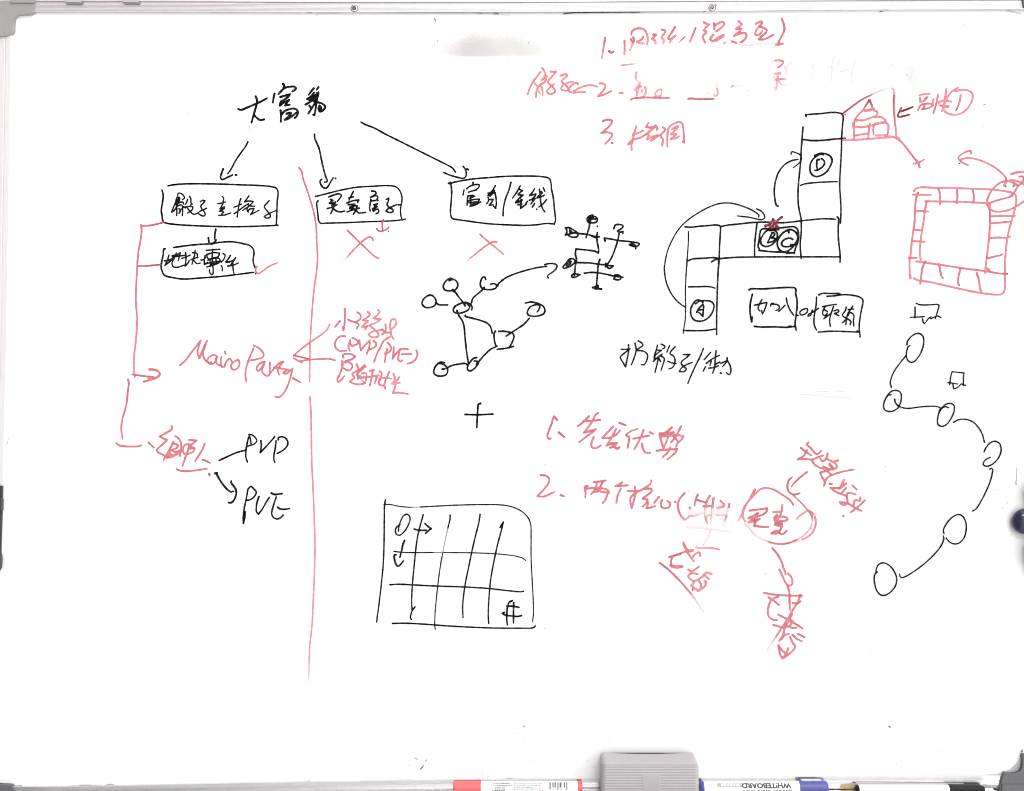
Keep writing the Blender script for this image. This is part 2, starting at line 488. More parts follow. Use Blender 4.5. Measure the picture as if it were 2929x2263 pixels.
# crosshead screws in the top rail
CHROME, *_ = mat("bright_screw_steel", (.92, .92, .92), .45, .2)
SCREW_SHADE, *_ = mat("screw_recess_and_shadow", (.012, .012, .014), .5)  # near-black for the recess and the painted shadow round the head
def screw(px, py, turn):
    d = .0062
    c = P(px, py, d)
    def disc(r0, r1, y0, y1, n=28, hole=False):
        bm = bmesh.new()
        a = [bm.verts.new((c.x + math.cos(2 * math.pi * i / n) * r0, c.y + y0, c.z + math.sin(2 * math.pi * i / n) * r0)) for i in range(n)]
        b = [bm.verts.new((c.x + math.cos(2 * math.pi * i / n) * r1, c.y + y1, c.z + math.sin(2 * math.pi * i / n) * r1)) for i in range(n)]
        for i in range(n):
            bm.faces.new((a[i], a[(i + 1) % n], b[(i + 1) % n], b[i]))
        if not hole: bm.faces.new(b)
        return bm_mesh(bm, "screw")
    ring = link("screw", disc(.0047, .0032, .0006, -.0012, hole=True), board, CHROME, "crosshead screw in the top rail", True)
    link("screw_recess", disc(.0032, .0031, -.0011, -.0009), ring, SCREW_SHADE)
    link("screw_shadow_ring", disc(.0053, .0046, .0004, .0002), ring, SCREW_SHADE)  # dark ring painted as the shadow round the screw head
    bm = bmesh.new()
    for a in (turn, turn + math.pi / 2):
        ux, uz = math.cos(a), math.sin(a)
        q = [(-.0026, -.0004), (.0026, -.0004), (.0026, .0004), (-.0026, .0004)]
        vs = [bm.verts.new((c.x + ux * s - uz * t, c.y - .0013 - (.0001 if a == turn else 0), c.z + uz * s + ux * t)) for s, t in q]
        bm.faces.new(vs)
    for k in range(10):     # bright sparks of the worn rim round the recess
        a = k * .63 + turn
        vs = [bm.verts.new((c.x + math.cos(a + t) * r, c.y - .0012, c.z + math.sin(a + t) * r)) for r, t in ((.0024, -.12), (.0031, -.12), (.0031, .12), (.0024, .12))]
        bm.faces.new(vs)
    link("screw_cross", bm_mesh(bm, "screw_cross"), ring, CHROME if False else mat("worn_screw_steel", (.20, .20, .21), .4, .5)[0])
screw(1013.5, 24, .3)
screw(2037, 22, .9)

# side clamps that hold the board to its stand
cl = slab("side_clamp", [(7, 1390), (6, 1432), (4, 1500), (1.5, 1580), (0, 1632), (-60, 1634), (-60, 1388)], .0034, .0068, DARK_RUBBER, "dark grey clamp on the left rail")
slab("clamp_ear", [(3, 1424), (4.5, 1432), (4, 1462), (-30, 1462), (-30, 1424)], .0070, .0135, DARK_RUBBER, None, cl)
slab("clamp_ear", [(0, 1586), (1.5, 1600), (0, 1628), (-30, 1630), (-30, 1586)], .0070, .0135, DARK_RUBBER, None, cl)
cl = slab("side_clamp", [(2956, 1375), (2956, 1645), (3010, 1645), (3010, 1375)], .0052, .0120, DARK_RUBBER, "dark grey clamp on the right rail")
slab("clamp_ear", [(2946, 1386), (2946, 1440), (3000, 1440), (3000, 1386)], .0122, .0190, DARK_RUBBER, None, cl)
slab("clamp_ear", [(2945, 1548), (2945, 1622), (3000, 1622), (3000, 1548)], .0122, .0190, DARK_RUBBER, None, cl)

# ------------------------------------------------------------------ things on and under the board
TAB = noisy("pale_grey_tab_plastic", (.42, .41, .41), .55, scale=300, amt=.06)
TAB_D = noisy("grey_tab_plastic_edge", (.20, .205, .205), .6, scale=300, amt=.1)
for lab, pts, edge in (
    ("small grey tab hooked over the top rail nearer the corner cap", [(185, -20), (186, 6), (231, 7), (231, -20)], [(187, 6), (190, 12), (232, 12.6), (238, 9), (231, 5)]),
    ("small grey tab hooked over the top rail farther from the corner cap", [(350, -20), (350, 6), (395, 7), (395, -20)], [(351, 6), (354, 11.6), (398, 11.8), (401, 8), (395, 5)])):
    t = thing("rail_tab", lab, "tab", P(208 if pts[0][0] < 300 else 372, 5, .008), "grey tabs hooked over the top rail")
    for o in (slab("tab_face", pts, .0076, .0100, TAB, None, t, .0004), slab("tab_edge", edge, .0060, .0086, TAB_D, None, t, .0003)):
        o.matrix_parent_inverse = t.matrix_basis.inverted()

# navy dome magnet at the right edge
mg = thing("magnet", "dark navy glossy dome magnet at the right edge of the board", "magnet", P(2929, 1491, .001))
NAVY = noisy("navy_gloss_plastic", (.021, .021, .060), .16, scale=700, amt=.35)
def lathe_y(name, c, prof, n=48):
    bm = bmesh.new()
    rows = []
    for r, y in prof:
        if r < 1e-6: rows.append([bm.verts.new((c.x, c.y + y, c.z))])
        else: rows.append([bm.verts.new((c.x + math.cos(2 * math.pi * i / n) * r, c.y + y, c.z + math.sin(2 * math.pi * i / n) * r)) for i in range(n)])
    for a, b in zip(rows[:-1], rows[1:]):
        for i in range(n):
            j = (i + 1) % n
            if len(b) == 1: bm.faces.new((a[i], a[j], b[0]))
            elif len(a) == 1: bm.faces.new((a[0], b[j], b[i]))
            else: bm.faces.new((a[i], a[j], b[j], b[i]))
    return bm_mesh(bm, name)
c = P(2929, 1491, .006); c.y = 0
kk = (D - .008) / D
o = link("dome", lathe_y("dome", c, [(.0165, -.0055)] + [(.0182 * math.cos(a), -.0075 - .0115 * math.sin(a)) for a in [i * math.pi / 24 for i in range(13)]]), mg, NAVY, None, True)
o.matrix_parent_inverse = mg.matrix_basis.inverted()
o = link("rim", lathe_y("rim", c, [(.0150, -.0052), (.0172, -.0054), (.0176, -.0065), (.0168, -.0074)]), mg, mat("black_rim_plastic", (.01, .01, .014), .4)[0], None, True)
o.matrix_parent_inverse = mg.matrix_basis.inverted()

# ---- felt eraser standing in the tray
er = thing("board_eraser", "light grey ribbed plastic board eraser standing in the pen tray", "eraser", (P(1860, 2200).x, -.027, FLOOR_Z))
ERASER = noisy("pale_grey_eraser_plastic", (.395, .379, .384), .5, scale=900, amt=.07, bump=.15)
FELT = noisy("charcoal_eraser_felt", (.03, .03, .032), .95, scale=900, amt=.4, bump=.6)
def eraser_body():
    d0, d1 = .0105, .0440
    xl, xr = P(1722, 0, d1).x, P(1999.5, 0, d1).x
    zt, zb = H - .5062, FLOOR_Z + .0004
    bm = bmesh.new()
    nx, nz, ny = 112, 150, 18
    W = xr - xl
    def plan(s, d):                     # outline seen from above: rounded vertical edges
        return xl + W * s
    def corner(x):                      # rounded top corners in the front view
        r = .0065
        e = min(x - xl, xr - x)
        return 0 if e >= r else r - math.sqrt(max(r * r - (r - e) ** 2, 0))
    def bow(s):                         # the top edge sags a little in the middle
        return -.0026 * (1 - abs(2 * s - 1) ** 2.4)
    def ztop(s): return zt + bow(s) - corner(plan(s, 0)) 
    cols = [i / nx for i in range(nx + 1)]
    rows = []
    # strip runs: bottom of the front -> up the ribbed front -> over the rounded edge -> back along the top
    front_top = .0050                   # height lost between the top's back edge and the front's top edge
    for j in range(nz + 1):
        t = j / nz
        row = []
        for s in cols:
            zf = zt - front_top - corner(plan(s, 0)) * .8
            z = zb + (zf - zb) * t
            depth = d1 - max(0, (abs(2 * s - 1) - .94)) * .05
            ph = (zf - z) / .00375
            centre = abs(s - .505) < .092 and (zf - z) > .0145
            edge = abs(2 * s - 1) > .955
            if not centre and not edge and (zf - z) > .0022:
                depth += .00060 * (.5 + .5 * math.cos(2 * math.pi * ph)) - .0004
            elif centre: depth += .0003
            row.append(bm.verts.new((plan(s, 0), -depth, z)))
        rows.append(row)
    for j in range(1, ny + 1):
        t = j / ny
        row = []
        for s in cols:
            zf = zt - front_top - corner(plan(s, 0)) * .8
            d = d1 - (d1 - d0) * t - max(0, (abs(2 * s - 1) - .94)) * .05 * (1 - t)
            k = .80 * t ** .85 + .20 * math.sin(min(t * 4, 1) * math.pi / 2)
            row.append(bm.verts.new((plan(s, 0), -d, zf + (ztop(s) - zf) * k)))
        rows.append(row)
    back = [bm.verts.new((v.co.x, v.co.y, zb)) for v in rows[-1]]
    rows.append(back)
    for a, b in zip(rows[:-1], rows[1:]):
        for i in range(nx):
            bm.faces.new((a[i], a[i + 1], b[i + 1], b[i]))
    for side in (0, nx):
        bm.faces.new([r[side] for r in rows])
    return bm_mesh(bm, "eraser_body")
o = link("body", eraser_body(), er, ERASER, None, True)
o.matrix_parent_inverse = er.matrix_basis.inverted()
bm = bmesh.new(); bmesh.ops.create_cube(bm, size=1)
for v in bm.verts:
    v.co = Vector((P(1860, 0, .008).x + v.co.x * .110, -.0079 + v.co.y * .0050, (FLOOR_Z + .0004 + H - .5084) / 2 + v.co.z * (H - .5084 - FLOOR_Z - .0004)))
bmesh.ops.bevel(bm, geom=bm.edges[:], offset=.002, segments=2, affect='EDGES')
o = link("felt_pad", bm_mesh(bm, "felt_pad"), er, FELT, "dark felt wiping pad")
o.matrix_parent_inverse = er.matrix_basis.inverted()

# ---- markers lying in the tray
def solve_radius(py_top):
    """radius of a pen resting on the tray floor whose silhouette tops out at this pixel row"""
    lo, hi = .003, .02
    for _ in range(40):
        r = (lo + hi) / 2
        cy, cz = .0062 + r, FLOOR_Z + r
        best = min(CY + (H - (cz + r * math.cos(a))) / U * D / (D - (cy + r * math.sin(a))) for a in [i * .01 for i in range(-80, 150)])
        if best > py_top: lo = r
        else: hi = r
    return r

def pen_geo(r):
    return .0062 + r, FLOOR_Z + r        # depth of the axis, height of the axis
def px_x(px, d): return P(px, 0, d).x

def lathe_x(name, stations, cd, cz, n=56):
    """stations: (x, radius) along the pen"""
    bm = bmesh.new()
    rows = [[bm.verts.new((x, -cd + math.cos(2 * math.pi * i / n) * r, cz + math.sin(2 * math.pi * i / n) * r)) for i in range(n)] for x, r in stations]
    for a, b in zip(rows[:-1], rows[1:]):
        for i in range(n):
            bm.faces.new((a[i], a[(i + 1) % n], b[(i + 1) % n], b[i]))
    bm.faces.new(rows[0]); bm.faces.new(rows[-1][::-1])
    return bm_mesh(bm, name)

def wrap(px, py, cd, cz, r, lift=.0002):
    """point on a pen's skin seen at a photograph pixel"""
    o = Vector((0, -D, H)); t = P(px, py) - o
    R_ = r + lift
    a = t.y ** 2 + t.z ** 2
    oy, oz = o.y + cd, o.z - cz
    b = 2 * (oy * t.y + oz * t.z); c_ = oy ** 2 + oz ** 2 - R_ ** 2
    disc = max(b * b - 4 * a * c_, 0)
    s = (-b - math.sqrt(disc)) / (2 * a)
    return o + t * s

def print_mesh(name, polys, pen, material, parent, label=None):
    """polys in photograph pixels, printed on a pen's skin"""
    cd, cz, r = pen
    vs, fs = [], []
    for p in polys:
        i0 = len(vs)
        for x, y in p: vs.append(tuple(wrap(x, y, cd, cz, r)))
        fs.append(tuple(range(i0, len(vs))))
    me = bpy.data.meshes.new(name); me.from_pydata(vs, [], fs); me.update()
    o = link(name, me, parent, material, label)
    o.matrix_parent_inverse = parent.matrix_basis.inverted()
    return o

def print_text(name, body, x0, x1, y0, y1, pen, material, parent, flip=False, slant=0.0, lift=.00018, label=None, bold=.02):
    cu = bpy.data.curves.new(name, 'FONT')
    cu.body = body
    cu.resolution_u = 3
    cu.offset = bold
    tmp = bpy.data.objects.new(name + "_outline", cu)
    COL.objects.link(tmp)
    dg = bpy.context.evaluated_depsgraph_get()
    me = bpy.data.meshes.new_from_object(tmp.evaluated_get(dg))
    bpy.data.objects.remove(tmp); bpy.data.curves.remove(cu)
    me.name = name
    if not len(me.vertices): return None
    bm = bmesh.new(); bm.from_mesh(me)
    bmesh.ops.subdivide_edges(bm, edges=[e for e in bm.edges if e.calc_length() > .3], cuts=1)
    bmesh.ops.triangulate(bm, faces=bm.faces)
    lx = [v.co.x for v in bm.verts]; ly = [v.co.y for v in bm.verts]
    ax, bx, ay, by = min(lx), max(lx), min(ly), max(ly)
    cd, cz, r = pen
    for v in bm.verts:
        u = (v.co.x - ax) / (bx - ax); w = (v.co.y - ay) / (by - ay)
        if flip: u, w = 1 - u, 1 - w
        px = x0 + (x1 - x0) * u + slant * (w - .5); py = y1 + (y0 - y1) * w
        v.co = wrap(px, py, cd, cz, r, lift)
    bm.to_mesh(me); bm.free()
    me.materials.clear()
    o = link(name, me, parent, material, label)
    o.matrix_parent_inverse = parent.matrix_basis.inverted()
    return o

WHITE_PEN = noisy("white_pen_label", (.84, .84, .84), .35, scale=200, amt=.03)
RED_PEN = noisy("red_pen_plastic", (.66, .125, .135), .35, scale=900, amt=.10)
BLUE_PEN = noisy("blue_pen_plastic", (.075, .080, .29), .3, scale=900, amt=.14)
BLACK_PEN = noisy("black_pen_plastic", (.008, .008, .009), .4, scale=500, amt=.2, spec=.25)
PRINT_K, *_ = mat("black_print", (.03, .03, .032), .5)
PRINT_G, *_ = mat("grey_print", (.40, .385, .36), .5)
PRINT_W, *_ = mat("white_print", (.80, .79, .77), .5)
PRINT_R, *_ = mat("red_print", (.55, .22, .25), .5)

def add(o, parent, **kw):
    o.matrix_parent_inverse = parent.matrix_basis.inverted(); return o

# red pen
r = solve_radius(2233.5); cd, cz = pen_geo(r)
pen = (cd, cz, r * .975)
rp = thing("marker_pen", "red capped white marker pen with printed barcode, left of the eraser", "marker pen", (px_x(1480, cd), -cd, FLOOR_Z), "marker pens lying in the pen tray")
X = lambda px: px_x(px, cd)
add(link("barrel", lathe_x("barrel", [(X(1372), r * .9), (X(1374), r * .975), (X(1652), r * .975)], cd, cz), rp, WHITE_PEN, None, False), rp)
add(link("cap", lathe_x("cap", [(X(1297), r * .86), (X(1298.5), r * .95), (X(1303), r), (X(1340), r), (X(1374), r), (X(1376), r * .985)], cd, cz), rp, RED_PEN, "red cap"), rp)
add(link("end_plug", lathe_x("end_plug", [(X(1652.5), r * .97), (X(1653), r * .99), (X(1661), r * .96), (X(1665), r * .88)], cd, cz), rp, RED_PEN, "red end plug"), rp)
lines_cn = ["可擦性白板笔书写流畅", "不含有害物质易擦干净", "请勿用于纸张", "请盖紧笔帽"]
lines_en = ["Can be written on any smooth surface", "Always keep cap tight after use", "Store at room temperature", "Keep away from children"]
for i, (cn, en) in enumerate(zip(lines_cn, lines_en)):
    ya, yb = 2239.4 + i * 6.3, 2243.6 + i * 6.3
    xa = 1415.5 - i * .6
    xe = (1459, 1464.5, 1445, 1444)[i]
    print_text("label_text", cn, xa, xe, ya, yb, pen, PRINT_K, rp)
    xe2 = (1551, 1547, 1524, 1531)[i]
    print_text("label_text", en, 1476 - i * .5, xe2, ya - 1.2 - i * .2, yb - 1.2 - i * .2, pen, PRINT_K if i < 3 else PRINT_G, rp)
    for bx in (1411.5 - i * .7, 1471.5 - i * .3):
        dy = 0 if bx < 1450 else -1.4
        print_mesh("bullet_dot", [[(bx + 1.5 * math.cos(a), (ya + yb) / 2 + dy + 1.7 * math.sin(a)) for a in [k * .785 for k in range(8)]]], pen, PRINT_K, rp)
bars = []
bx = 1571.0
rb = random.Random(3)
while bx < 1622:
    w = rb.choice((.8, 1.2, 1.9, 3.0)); tall = 2253 if 1574 < bx < 1619 and not 1594 < bx < 1597 else 2256
    bars.append([(bx, 2238), (bx + w, 2238), (bx + w, tall), (bx, tall)])
    bx += w + rb.choice((1.0, 1.4, 2.2, 3.2))
bars = [[(p[0][0], p[0][1] + (p[2][1] - p[0][1]) * q / 8), (p[1][0], p[0][1] + (p[2][1] - p[0][1]) * q / 8),
         (p[1][0], p[0][1] + (p[2][1] - p[0][1]) * (q + 1) / 8), (p[0][0], p[0][1] + (p[2][1] - p[0][1]) * (q + 1) / 8)] for p in bars for q in range(8)]
print_mesh("barcode", bars, pen, PRINT_K, rp, "printed barcode")
print_text("barcode_digits", "6 921738 051143", 1567, 1624, 2255.5, 2259.5, pen, PRINT_G, rp)
ring = []
for k in range(18):
    a0, a1 = k * 2 * math.pi / 20 - .9, (k + 1) * 2 * math.pi / 20 - .9
    ring.append([(1548.5 + q * math.cos(a) , 2256 + q * 1.3 * math.sin(a)) for q, a in ((5, a0), (6, a0), (6, a1), (5, a1))])
ring += [[(1545.5, 2253), (1546.5, 2253), (1549, 2256.5), (1548, 2256.5)], [(1548, 2256.5), (1549, 2256.5), (1552, 2253), (1551, 2253)]]
print_mesh("round_mark", ring, pen, PRINT_R, rp, "small round red printed mark")

# blue pen
r = solve_radius(2232.5); cd, cz = pen_geo(r)
pen = (cd, cz, r * .965)
bp = thing("marker_pen", "blue capped white marker pen with upside-down WHITEBOARD MARKER lettering, right of the eraser", "marker pen", (px_x(2180, cd), -cd, FLOOR_Z), "marker pens lying in the pen tray")
add(link("barrel", lathe_x("barrel", [(X(2011), r * .9), (X(2011.5), r * .965), (X(2284), r * .965)], cd, cz), bp, WHITE_PEN), bp)
add(link("end_plug", lathe_x("end_plug", [(X(2001.5), r * .80), (X(2003), r * .88), (X(2009), r * .985), (X(2012), r * .985)], cd, cz), bp, BLUE_PEN, "blue end plug"), bp)
add(link("cap", lathe_x("cap", [(X(2284.5), r * .96), (X(2285), r), (X(2330), r), (X(2358), r), (X(2363), r * .95), (X(2366), r * .82)], cd, cz), bp, BLUE_PEN, "blue cap"), bp)
bm = bmesh.new(); bmesh.ops.create_cube(bm, size=1)
x0_, x1_ = X(2291), X(2349)
for v in bm.verts:
    v.co = Vector(((x0_ + x1_) / 2 + v.co.x * (x1_ - x0_), -cd + v.co.y * .006 + .0005, cz + r + .0009 + v.co.z * .0020))
bmesh.ops.bevel(bm, geom=bm.edges[:], offset=.0007, segments=2, affect='EDGES')
add(link("pocket_clip", bm_mesh(bm, "pocket_clip"), bp, noisy("grey_blue_clip", (.58, .58, .61), .4, amt=.1), "greyish pocket clip"), bp)
print_text("label_text", "WHITEBOARD", 2122, 2263.5, 2239.8, 2255.4, pen, PRINT_K, bp, flip=True, slant=-2.5, bold=.045, label="black WHITEBOARD lettering, upside down")
pill = []
for k in range(24):
    xa, xb = 2049.5 + k * 3.1, 2049.5 + (k + 1) * 3.1
    def hh(x):
        e = min(x - 2049.4, 6.5) / 6.5
        return 6.6 * math.sqrt(max(1 - (1 - e) ** 2, .02))
    ym = 2245.2
    pill.append([(xa, ym - hh(xa)), (xa, ym), (xa, ym + hh(xa)), (xb, ym + hh(xb)), (xb, ym), (xb, ym - hh(xb))])
print_mesh("text_band", pill, pen, PRINT_G, bp, "grey rounded band behind the white lettering")
print_text("label_text", "MARKER", 2060.5, 2115, 2240.8, 2249.6, pen, PRINT_W, bp, flip=True, slant=-1.5, lift=.00032, bold=.03, label="white MARKER lettering, upside down")

print_mesh("label_text", [[(x_, 2260.6), (x_ + w_, 2260.6), (x_ + w_, 2264), (x_, 2264)] for x_, w_ in
    ((2124, 3), (2129, 2), (2135, 5), (2142, 2), (2147, 5), (2155, 3), (2168, 6), (2177, 3), (2183, 5), (2190, 4), (2197, 5), (2214, 2), (2220, 5), (2228, 2), (2232, 5), (2240, 5), (2247, 5), (2255, 5), (2261, 4))], pen, PRINT_K, bp)
# black pen
r = solve_radius(2244); cd, cz = pen_geo(r)
pen = (cd, cz, r)
kp = thing("marker_pen", "slim white marker pen with black cap, lying beside the dark corner cap", "marker pen", (px_x(2620, cd), -cd, FLOOR_Z), "marker pens lying in the pen tray")
add(link("barrel", lathe_x("barrel", [(X(2455), r * .95), (X(2457), r), (X(2705), r), (X(2712), r * .98)], cd, cz), kp, WHITE_PEN), kp)
add(link("end_plug", lathe_x("end_plug", [(X(2448), r * .6), (X(2449), r * .85), (X(2453), r * 1.0), (X(2456), r * .94)], cd, cz), kp, BLACK_PEN, "black end plug"), kp)
add(link("cap", lathe_x("cap", [(X(2712.5), r * .97), (X(2716), r * .99), (X(2800), r * .97), (X(2808), r * .9), (X(2814), r * .7)], cd, cz), kp, BLACK_PEN, "black cap"), kp)

# ------------------------------------------------------------------ writing and drawings on the board
# every stroke is written in the pixels of an enlarged photograph tile: (left, top, enlargement)
S = 3.64
tA, tB, tC, tD_, tE = (440, 220, S), (340, 580, S), (300, 940, S), (300, 1180, S), (880, 300, S)
tF, tG, tH, tI, tI2 = (840, 740, S), (1440, 540, S), (1050, 1400, S), (1480, 30, S), (2000, 30, S)
tJ, tK, tL, tM, tN = (2329, 0, S), (2329, 400, S), (1880, 300, S), (1740, 740, S), (2060, 740, S)
tP, tQ, tS = (1500, 1140, S), (1860, 1240, S), (1860, 1480, S)
tR, tR2 = (2400, 820, 4.1285), (2400, 1220, 3.2703)
t1 = (0, 0, 1.0)

# --- left flow chart
draw("handwritten_title", "black handwritten three-character title", 'k', [(tA, """
878 333 905 345 960 325 1060 282 1130 250 1178 222; 1060 203 1074 240 1070 290 1050 360 1030 430 1018 475; 1042 395 1075 430 1110 450 1148 443;
1345 75 1358 90 1352 112||7.5; 1257 175 1248 215 1240 268; 1298 180 1330 145 1365 115 1420 103 1465 103 1482 118 1465 138 1442 152;
1318 210 1370 195 1415 182 1395 212 1345 245 1322 260 1312 300 1350 270 1408 240 1385 270 1368 298 1415 290;
1320 350 1325 400 1322 468; 1330 392 1365 355 1410 338 1455 330 1490 345 1500 375 1487 410 1465 430;
1382 385 1405 376 1430 378 1410 405 1362 448 1400 438 1445 405 1482 375;
1715 108 1695 135; 1665 120 1640 150 1612 188; 1668 165 1640 200 1595 232; 1595 232 1650 215 1700 190 1715 160; 1650 192 1618 240 1690 185 1712 175 1705 210 1670 255;
1600 235 1650 225 1690 200; 1655 215 1665 255; 1580 288 1630 260 1690 225; 1695 170 1700 225 1690 290 1682 350 1672 400 1660 395;
1690 250 1655 310 1610 380; 1620 300 1640 330; 1710 265 1755 280 1785 312 1765 345 1730 362 1714 330 1725 298 1745 322 1727 345""")], board, 6.2)
draw("drawn_arrow", "short black arrow slanting down to the left box", 'k', [(tA, """
980 678 955 725 900 800 850 875 805 960 770 1010||5.4; 722 960 705 1005 695 1050 712 1070 755 1052 820 1022; 853 1022 862 1022||6.5""")], board, 5.4)
draw("drawn_arrow", "black arrow down to the middle box", 'k', [(tA, """
1673 598 1676 640 1700 695 1722 750 1745 860 1770 970 1790 1040 1805 1080 1800 1095 1778 1095; 1748 1068 1732 1080 1735 1110 1760 1150 1790 1160 1815 1140 1840 1095 1868 1050; 1891 1058 1894 1059||6""")], board, 5.2)
draw("drawn_arrow", "long black arrow slanting to the right-hand box", 'k', [(tE, """
555 180 600 205 690 240 800 300 960 380 1140 470 1330 565 1450 625 1510 660 1540 703; 1418 705 1480 732 1560 755 1620 765 1645 750 1652 715 1640 670 1618 640; 1660 667 1675 678""")], board, 5.0)
bx = draw("drawn_box", "black box with rounded corner, first of the row", 'k', [(tA, """
148 1135 200 1125 320 1115 480 1113 700 1117 900 1124 1100 1132 1220 1143 1275 1160 1293 1195 1285 1300 1280 1450 1275 1545; 1265 1546 1292 1545;
85 1180 98 1230 90 1310 78 1390 85 1440 100 1510 140 1525 260 1540 480 1552 760 1560 1000 1558 1180 1551 1285 1546""")], board, 5.0)
draw("handwriting", "black characters inside the first box", 'k', [(tA, """
248 1232 255 1212 285 1215 315 1245 320 1262 298 1278; 240 1255 228 1300 200 1370 188 1410 215 1390 240 1340 265 1290 270 1260 250 1250; 262 1262 235 1310; 240 1322 300 1303 312 1325;
232 1320 240 1380 238 1443; 245 1345 290 1335 300 1375 298 1445; 262 1370 275 1400 268 1418; 300 1350 330 1365; 285 1375 262 1420;
352 1275 345 1300 330 1328; 372 1245 385 1270 388 1315 400 1325 385 1332; 328 1355 360 1350 405 1355 398 1385 350 1420; 350 1365 380 1405 420 1432 455 1420;
485 1300 510 1285 532 1290 520 1310 490 1345 500 1375 522 1400 535 1435 520 1450 490 1440 455 1418 490 1395 550 1368;
712 1245 728 1262 722 1298; 668 1320 705 1315 748 1302; 725 1300 710 1340 690 1372 735 1355 735 1368 700 1390 682 1400 715 1400 728 1410 705 1430; 675 1443 730 1440 797 1418;
905 1268 890 1320 878 1390 868 1460; 835 1357 870 1345 912 1325; 838 1425 880 1395 940 1350 985 1320; 990 1240 970 1268 945 1300; 945 1302 985 1293 1035 1298 1010 1330 965 1365 925 1392;
975 1328 1010 1345 1048 1347; 985 1350 970 1380 985 1408; 975 1400 1005 1375 1042 1373 1030 1400 1008 1435 1045 1415 1095 1390;
1200 1290 1170 1325 1150 1350 1175 1390 1200 1420 1215 1450 1200 1468 1165 1468 1150 1455 1180 1435 1225 1412 1275 1392""")], bx, 5.2)
bx = draw("drawn_box", "black rounded box under the first one", 'k', [(tB, """
570 467 650 455 800 437 940 428 1080 410 1180 407 1300 428 1370 450 1402 490 1407 530 1398 600 1405 640 1420 680;
482 480 470 480 462 540 448 610 440 660 450 710 475 755 560 780 680 795 860 783 1060 768 1250 745 1405 725; 1424 740 1426 741""")], board, 5.0)
draw("handwriting", "black characters inside the lower box", 'k', [(tB, """
522 545 505 600 482 650; 475 605 530 595 590 555 640 520; 482 650 540 605 575 560; 600 525 575 580 555 620 555 645 570 668 610 672 680 650; 640 520 620 602; 555 555 580 545; 590 560 690 548;
695 520 700 580 690 660; 655 580 700 565 742 545; 692 660 715 635 735 600; 795 495 790 530; 770 520 815 530 818 560; 755 592 790 578 825 570; 790 545 775 590 762 640; 780 600 815 635 848 628;
855 597 885 592 905 570; 898 550 890 600 890 640 925 622; 910 497 980 490 1052 485; 978 485 972 560 978 650 980 740 968 750 948 730 943 695; 915 540 985 520 1048 525 1035 560 930 582 915 540;
925 600 1000 572 1052 590 1040 625 960 640; 890 642 960 622 1062 608; 918 668 980 652 1042 628; 950 600 955 660; 1010 580 1015 640;
1085 530 1107 545 1092 590 1065 620; 1068 655 1078 680 1077 710; 1162 548 1140 585 1112 617 1150 622; 1120 622 1190 600 1218 570; 1135 660 1190 650 1245 628; 1218 572 1160 655; 1185 610 1190 690 1200 745""")], bx, 5.2)
draw("drawn_arrow", "small black arrow between the two stacked boxes", 'k', [(tB, """
1010 275 1000 330 998 380; 932 365 945 425 970 432 1000 405 1015 388""")], board, 5.2)
draw("drawn_line", "red bracket line linking the boxes to the red notes", 'r', [(tB, """
460 205 400 222 320 238 245 243|1.35>1.05; 230 230 235 245; 235 240 237 300 225 400 205 500 195 600 190 700 183 820 178 950 180 1080 190 1180 190 1280 185 1380 172 1480 160 1580 157 1674|1.1>.85; 200 660 280 658 360 652 435 645|1.1>1.45"""),
 (tC, "333 0 320 150 308 270 303 400 312 505|.85; 285 478 360 488 430 497 500 500|1.1; 465 425 520 430 558 447 573 475 550 503 490 528 405 553||7; #420 514 500 503 550 495 470 530")], board, 5.4)
draw("drawn_tick", "red tick beside the lower box", 'r', [(tB, "1438 662 1425 690 1430 725 1455 738 1500 710 1570 660 1650 627")], board, 4.8)
bx = draw("drawn_box", "black box with rounded top right corner, middle of the row", 'k', [(tE, """
82 955 200 925 340 890 500 860 680 848 850 842 920 855 960 895 980 950 982 1000 968 1080 970 1150 985 1200; 108 1000 95 1020 100 1080 108 1150 115 1205 135 1232 200 1232 400 1227 600 1218 800 1212 940 1203 1020 1190""")], board, 4.6)
draw("handwriting", "black characters inside the middle box", 'k', [(tE, """
218 960 270 940 330 927 352 945 330 980 310 1005; 238 985 262 995 225 1025; 230 1028 290 1018 250 1048; 205 1080 260 1065 305 1040; 287 1010 265 1080 240 1135; 270 1080 300 1105 340 1115 388 1105;
475 905 455 945 432 990; 430 970 478 958; 408 1022 470 1000 532 990 520 1017; 425 1040 490 1035 450 1065; 440 1067 500 1050; 438 1082 480 1077; 412 1115 470 1095 540 1075; 515 1050 500 1100 475 1142; 505 1095 530 1125 605 1120;
668 898 705 905 712 925 680 950 655 962; 655 964 715 945 732 960 722 985; 660 987 650 1040 645 1080 652 1105; 668 1000 735 993; 690 1040 725 1032 695 1060; 675 1082 725 1062; 680 1100 735 1088 738 1120 712 1135; 715 1040 690 1110;
820 985 845 972 842 1000 828 1035 850 1070 885 1090 890 1110 855 1122 815 1107 840 1080 890 1055 928 1040; 945 1042 965 1040""")], bx, 5.8)
draw("drawn_arrow", "tiny red arrow under the middle box", 'r', [(tE, "790 1195 780 1215 778 1260 782 1310|1.35; 718 1290 745 1315 790 1312 830 1290 845 1275|1.3; 840 1316 842 1320|1.4")], board, 4.8)
draw("drawn_cross", "red cross under the middle box", 'r', [(tE, "415 1308 480 1370 550 1440 640 1525 700 1580 742 1600|1.15>.85; 682 1410 665 1380 640 1376 590 1405 550 1440 480 1510 420 1575|1>.9; 425 1572 370 1628|.7>.1")], board, 5.4)
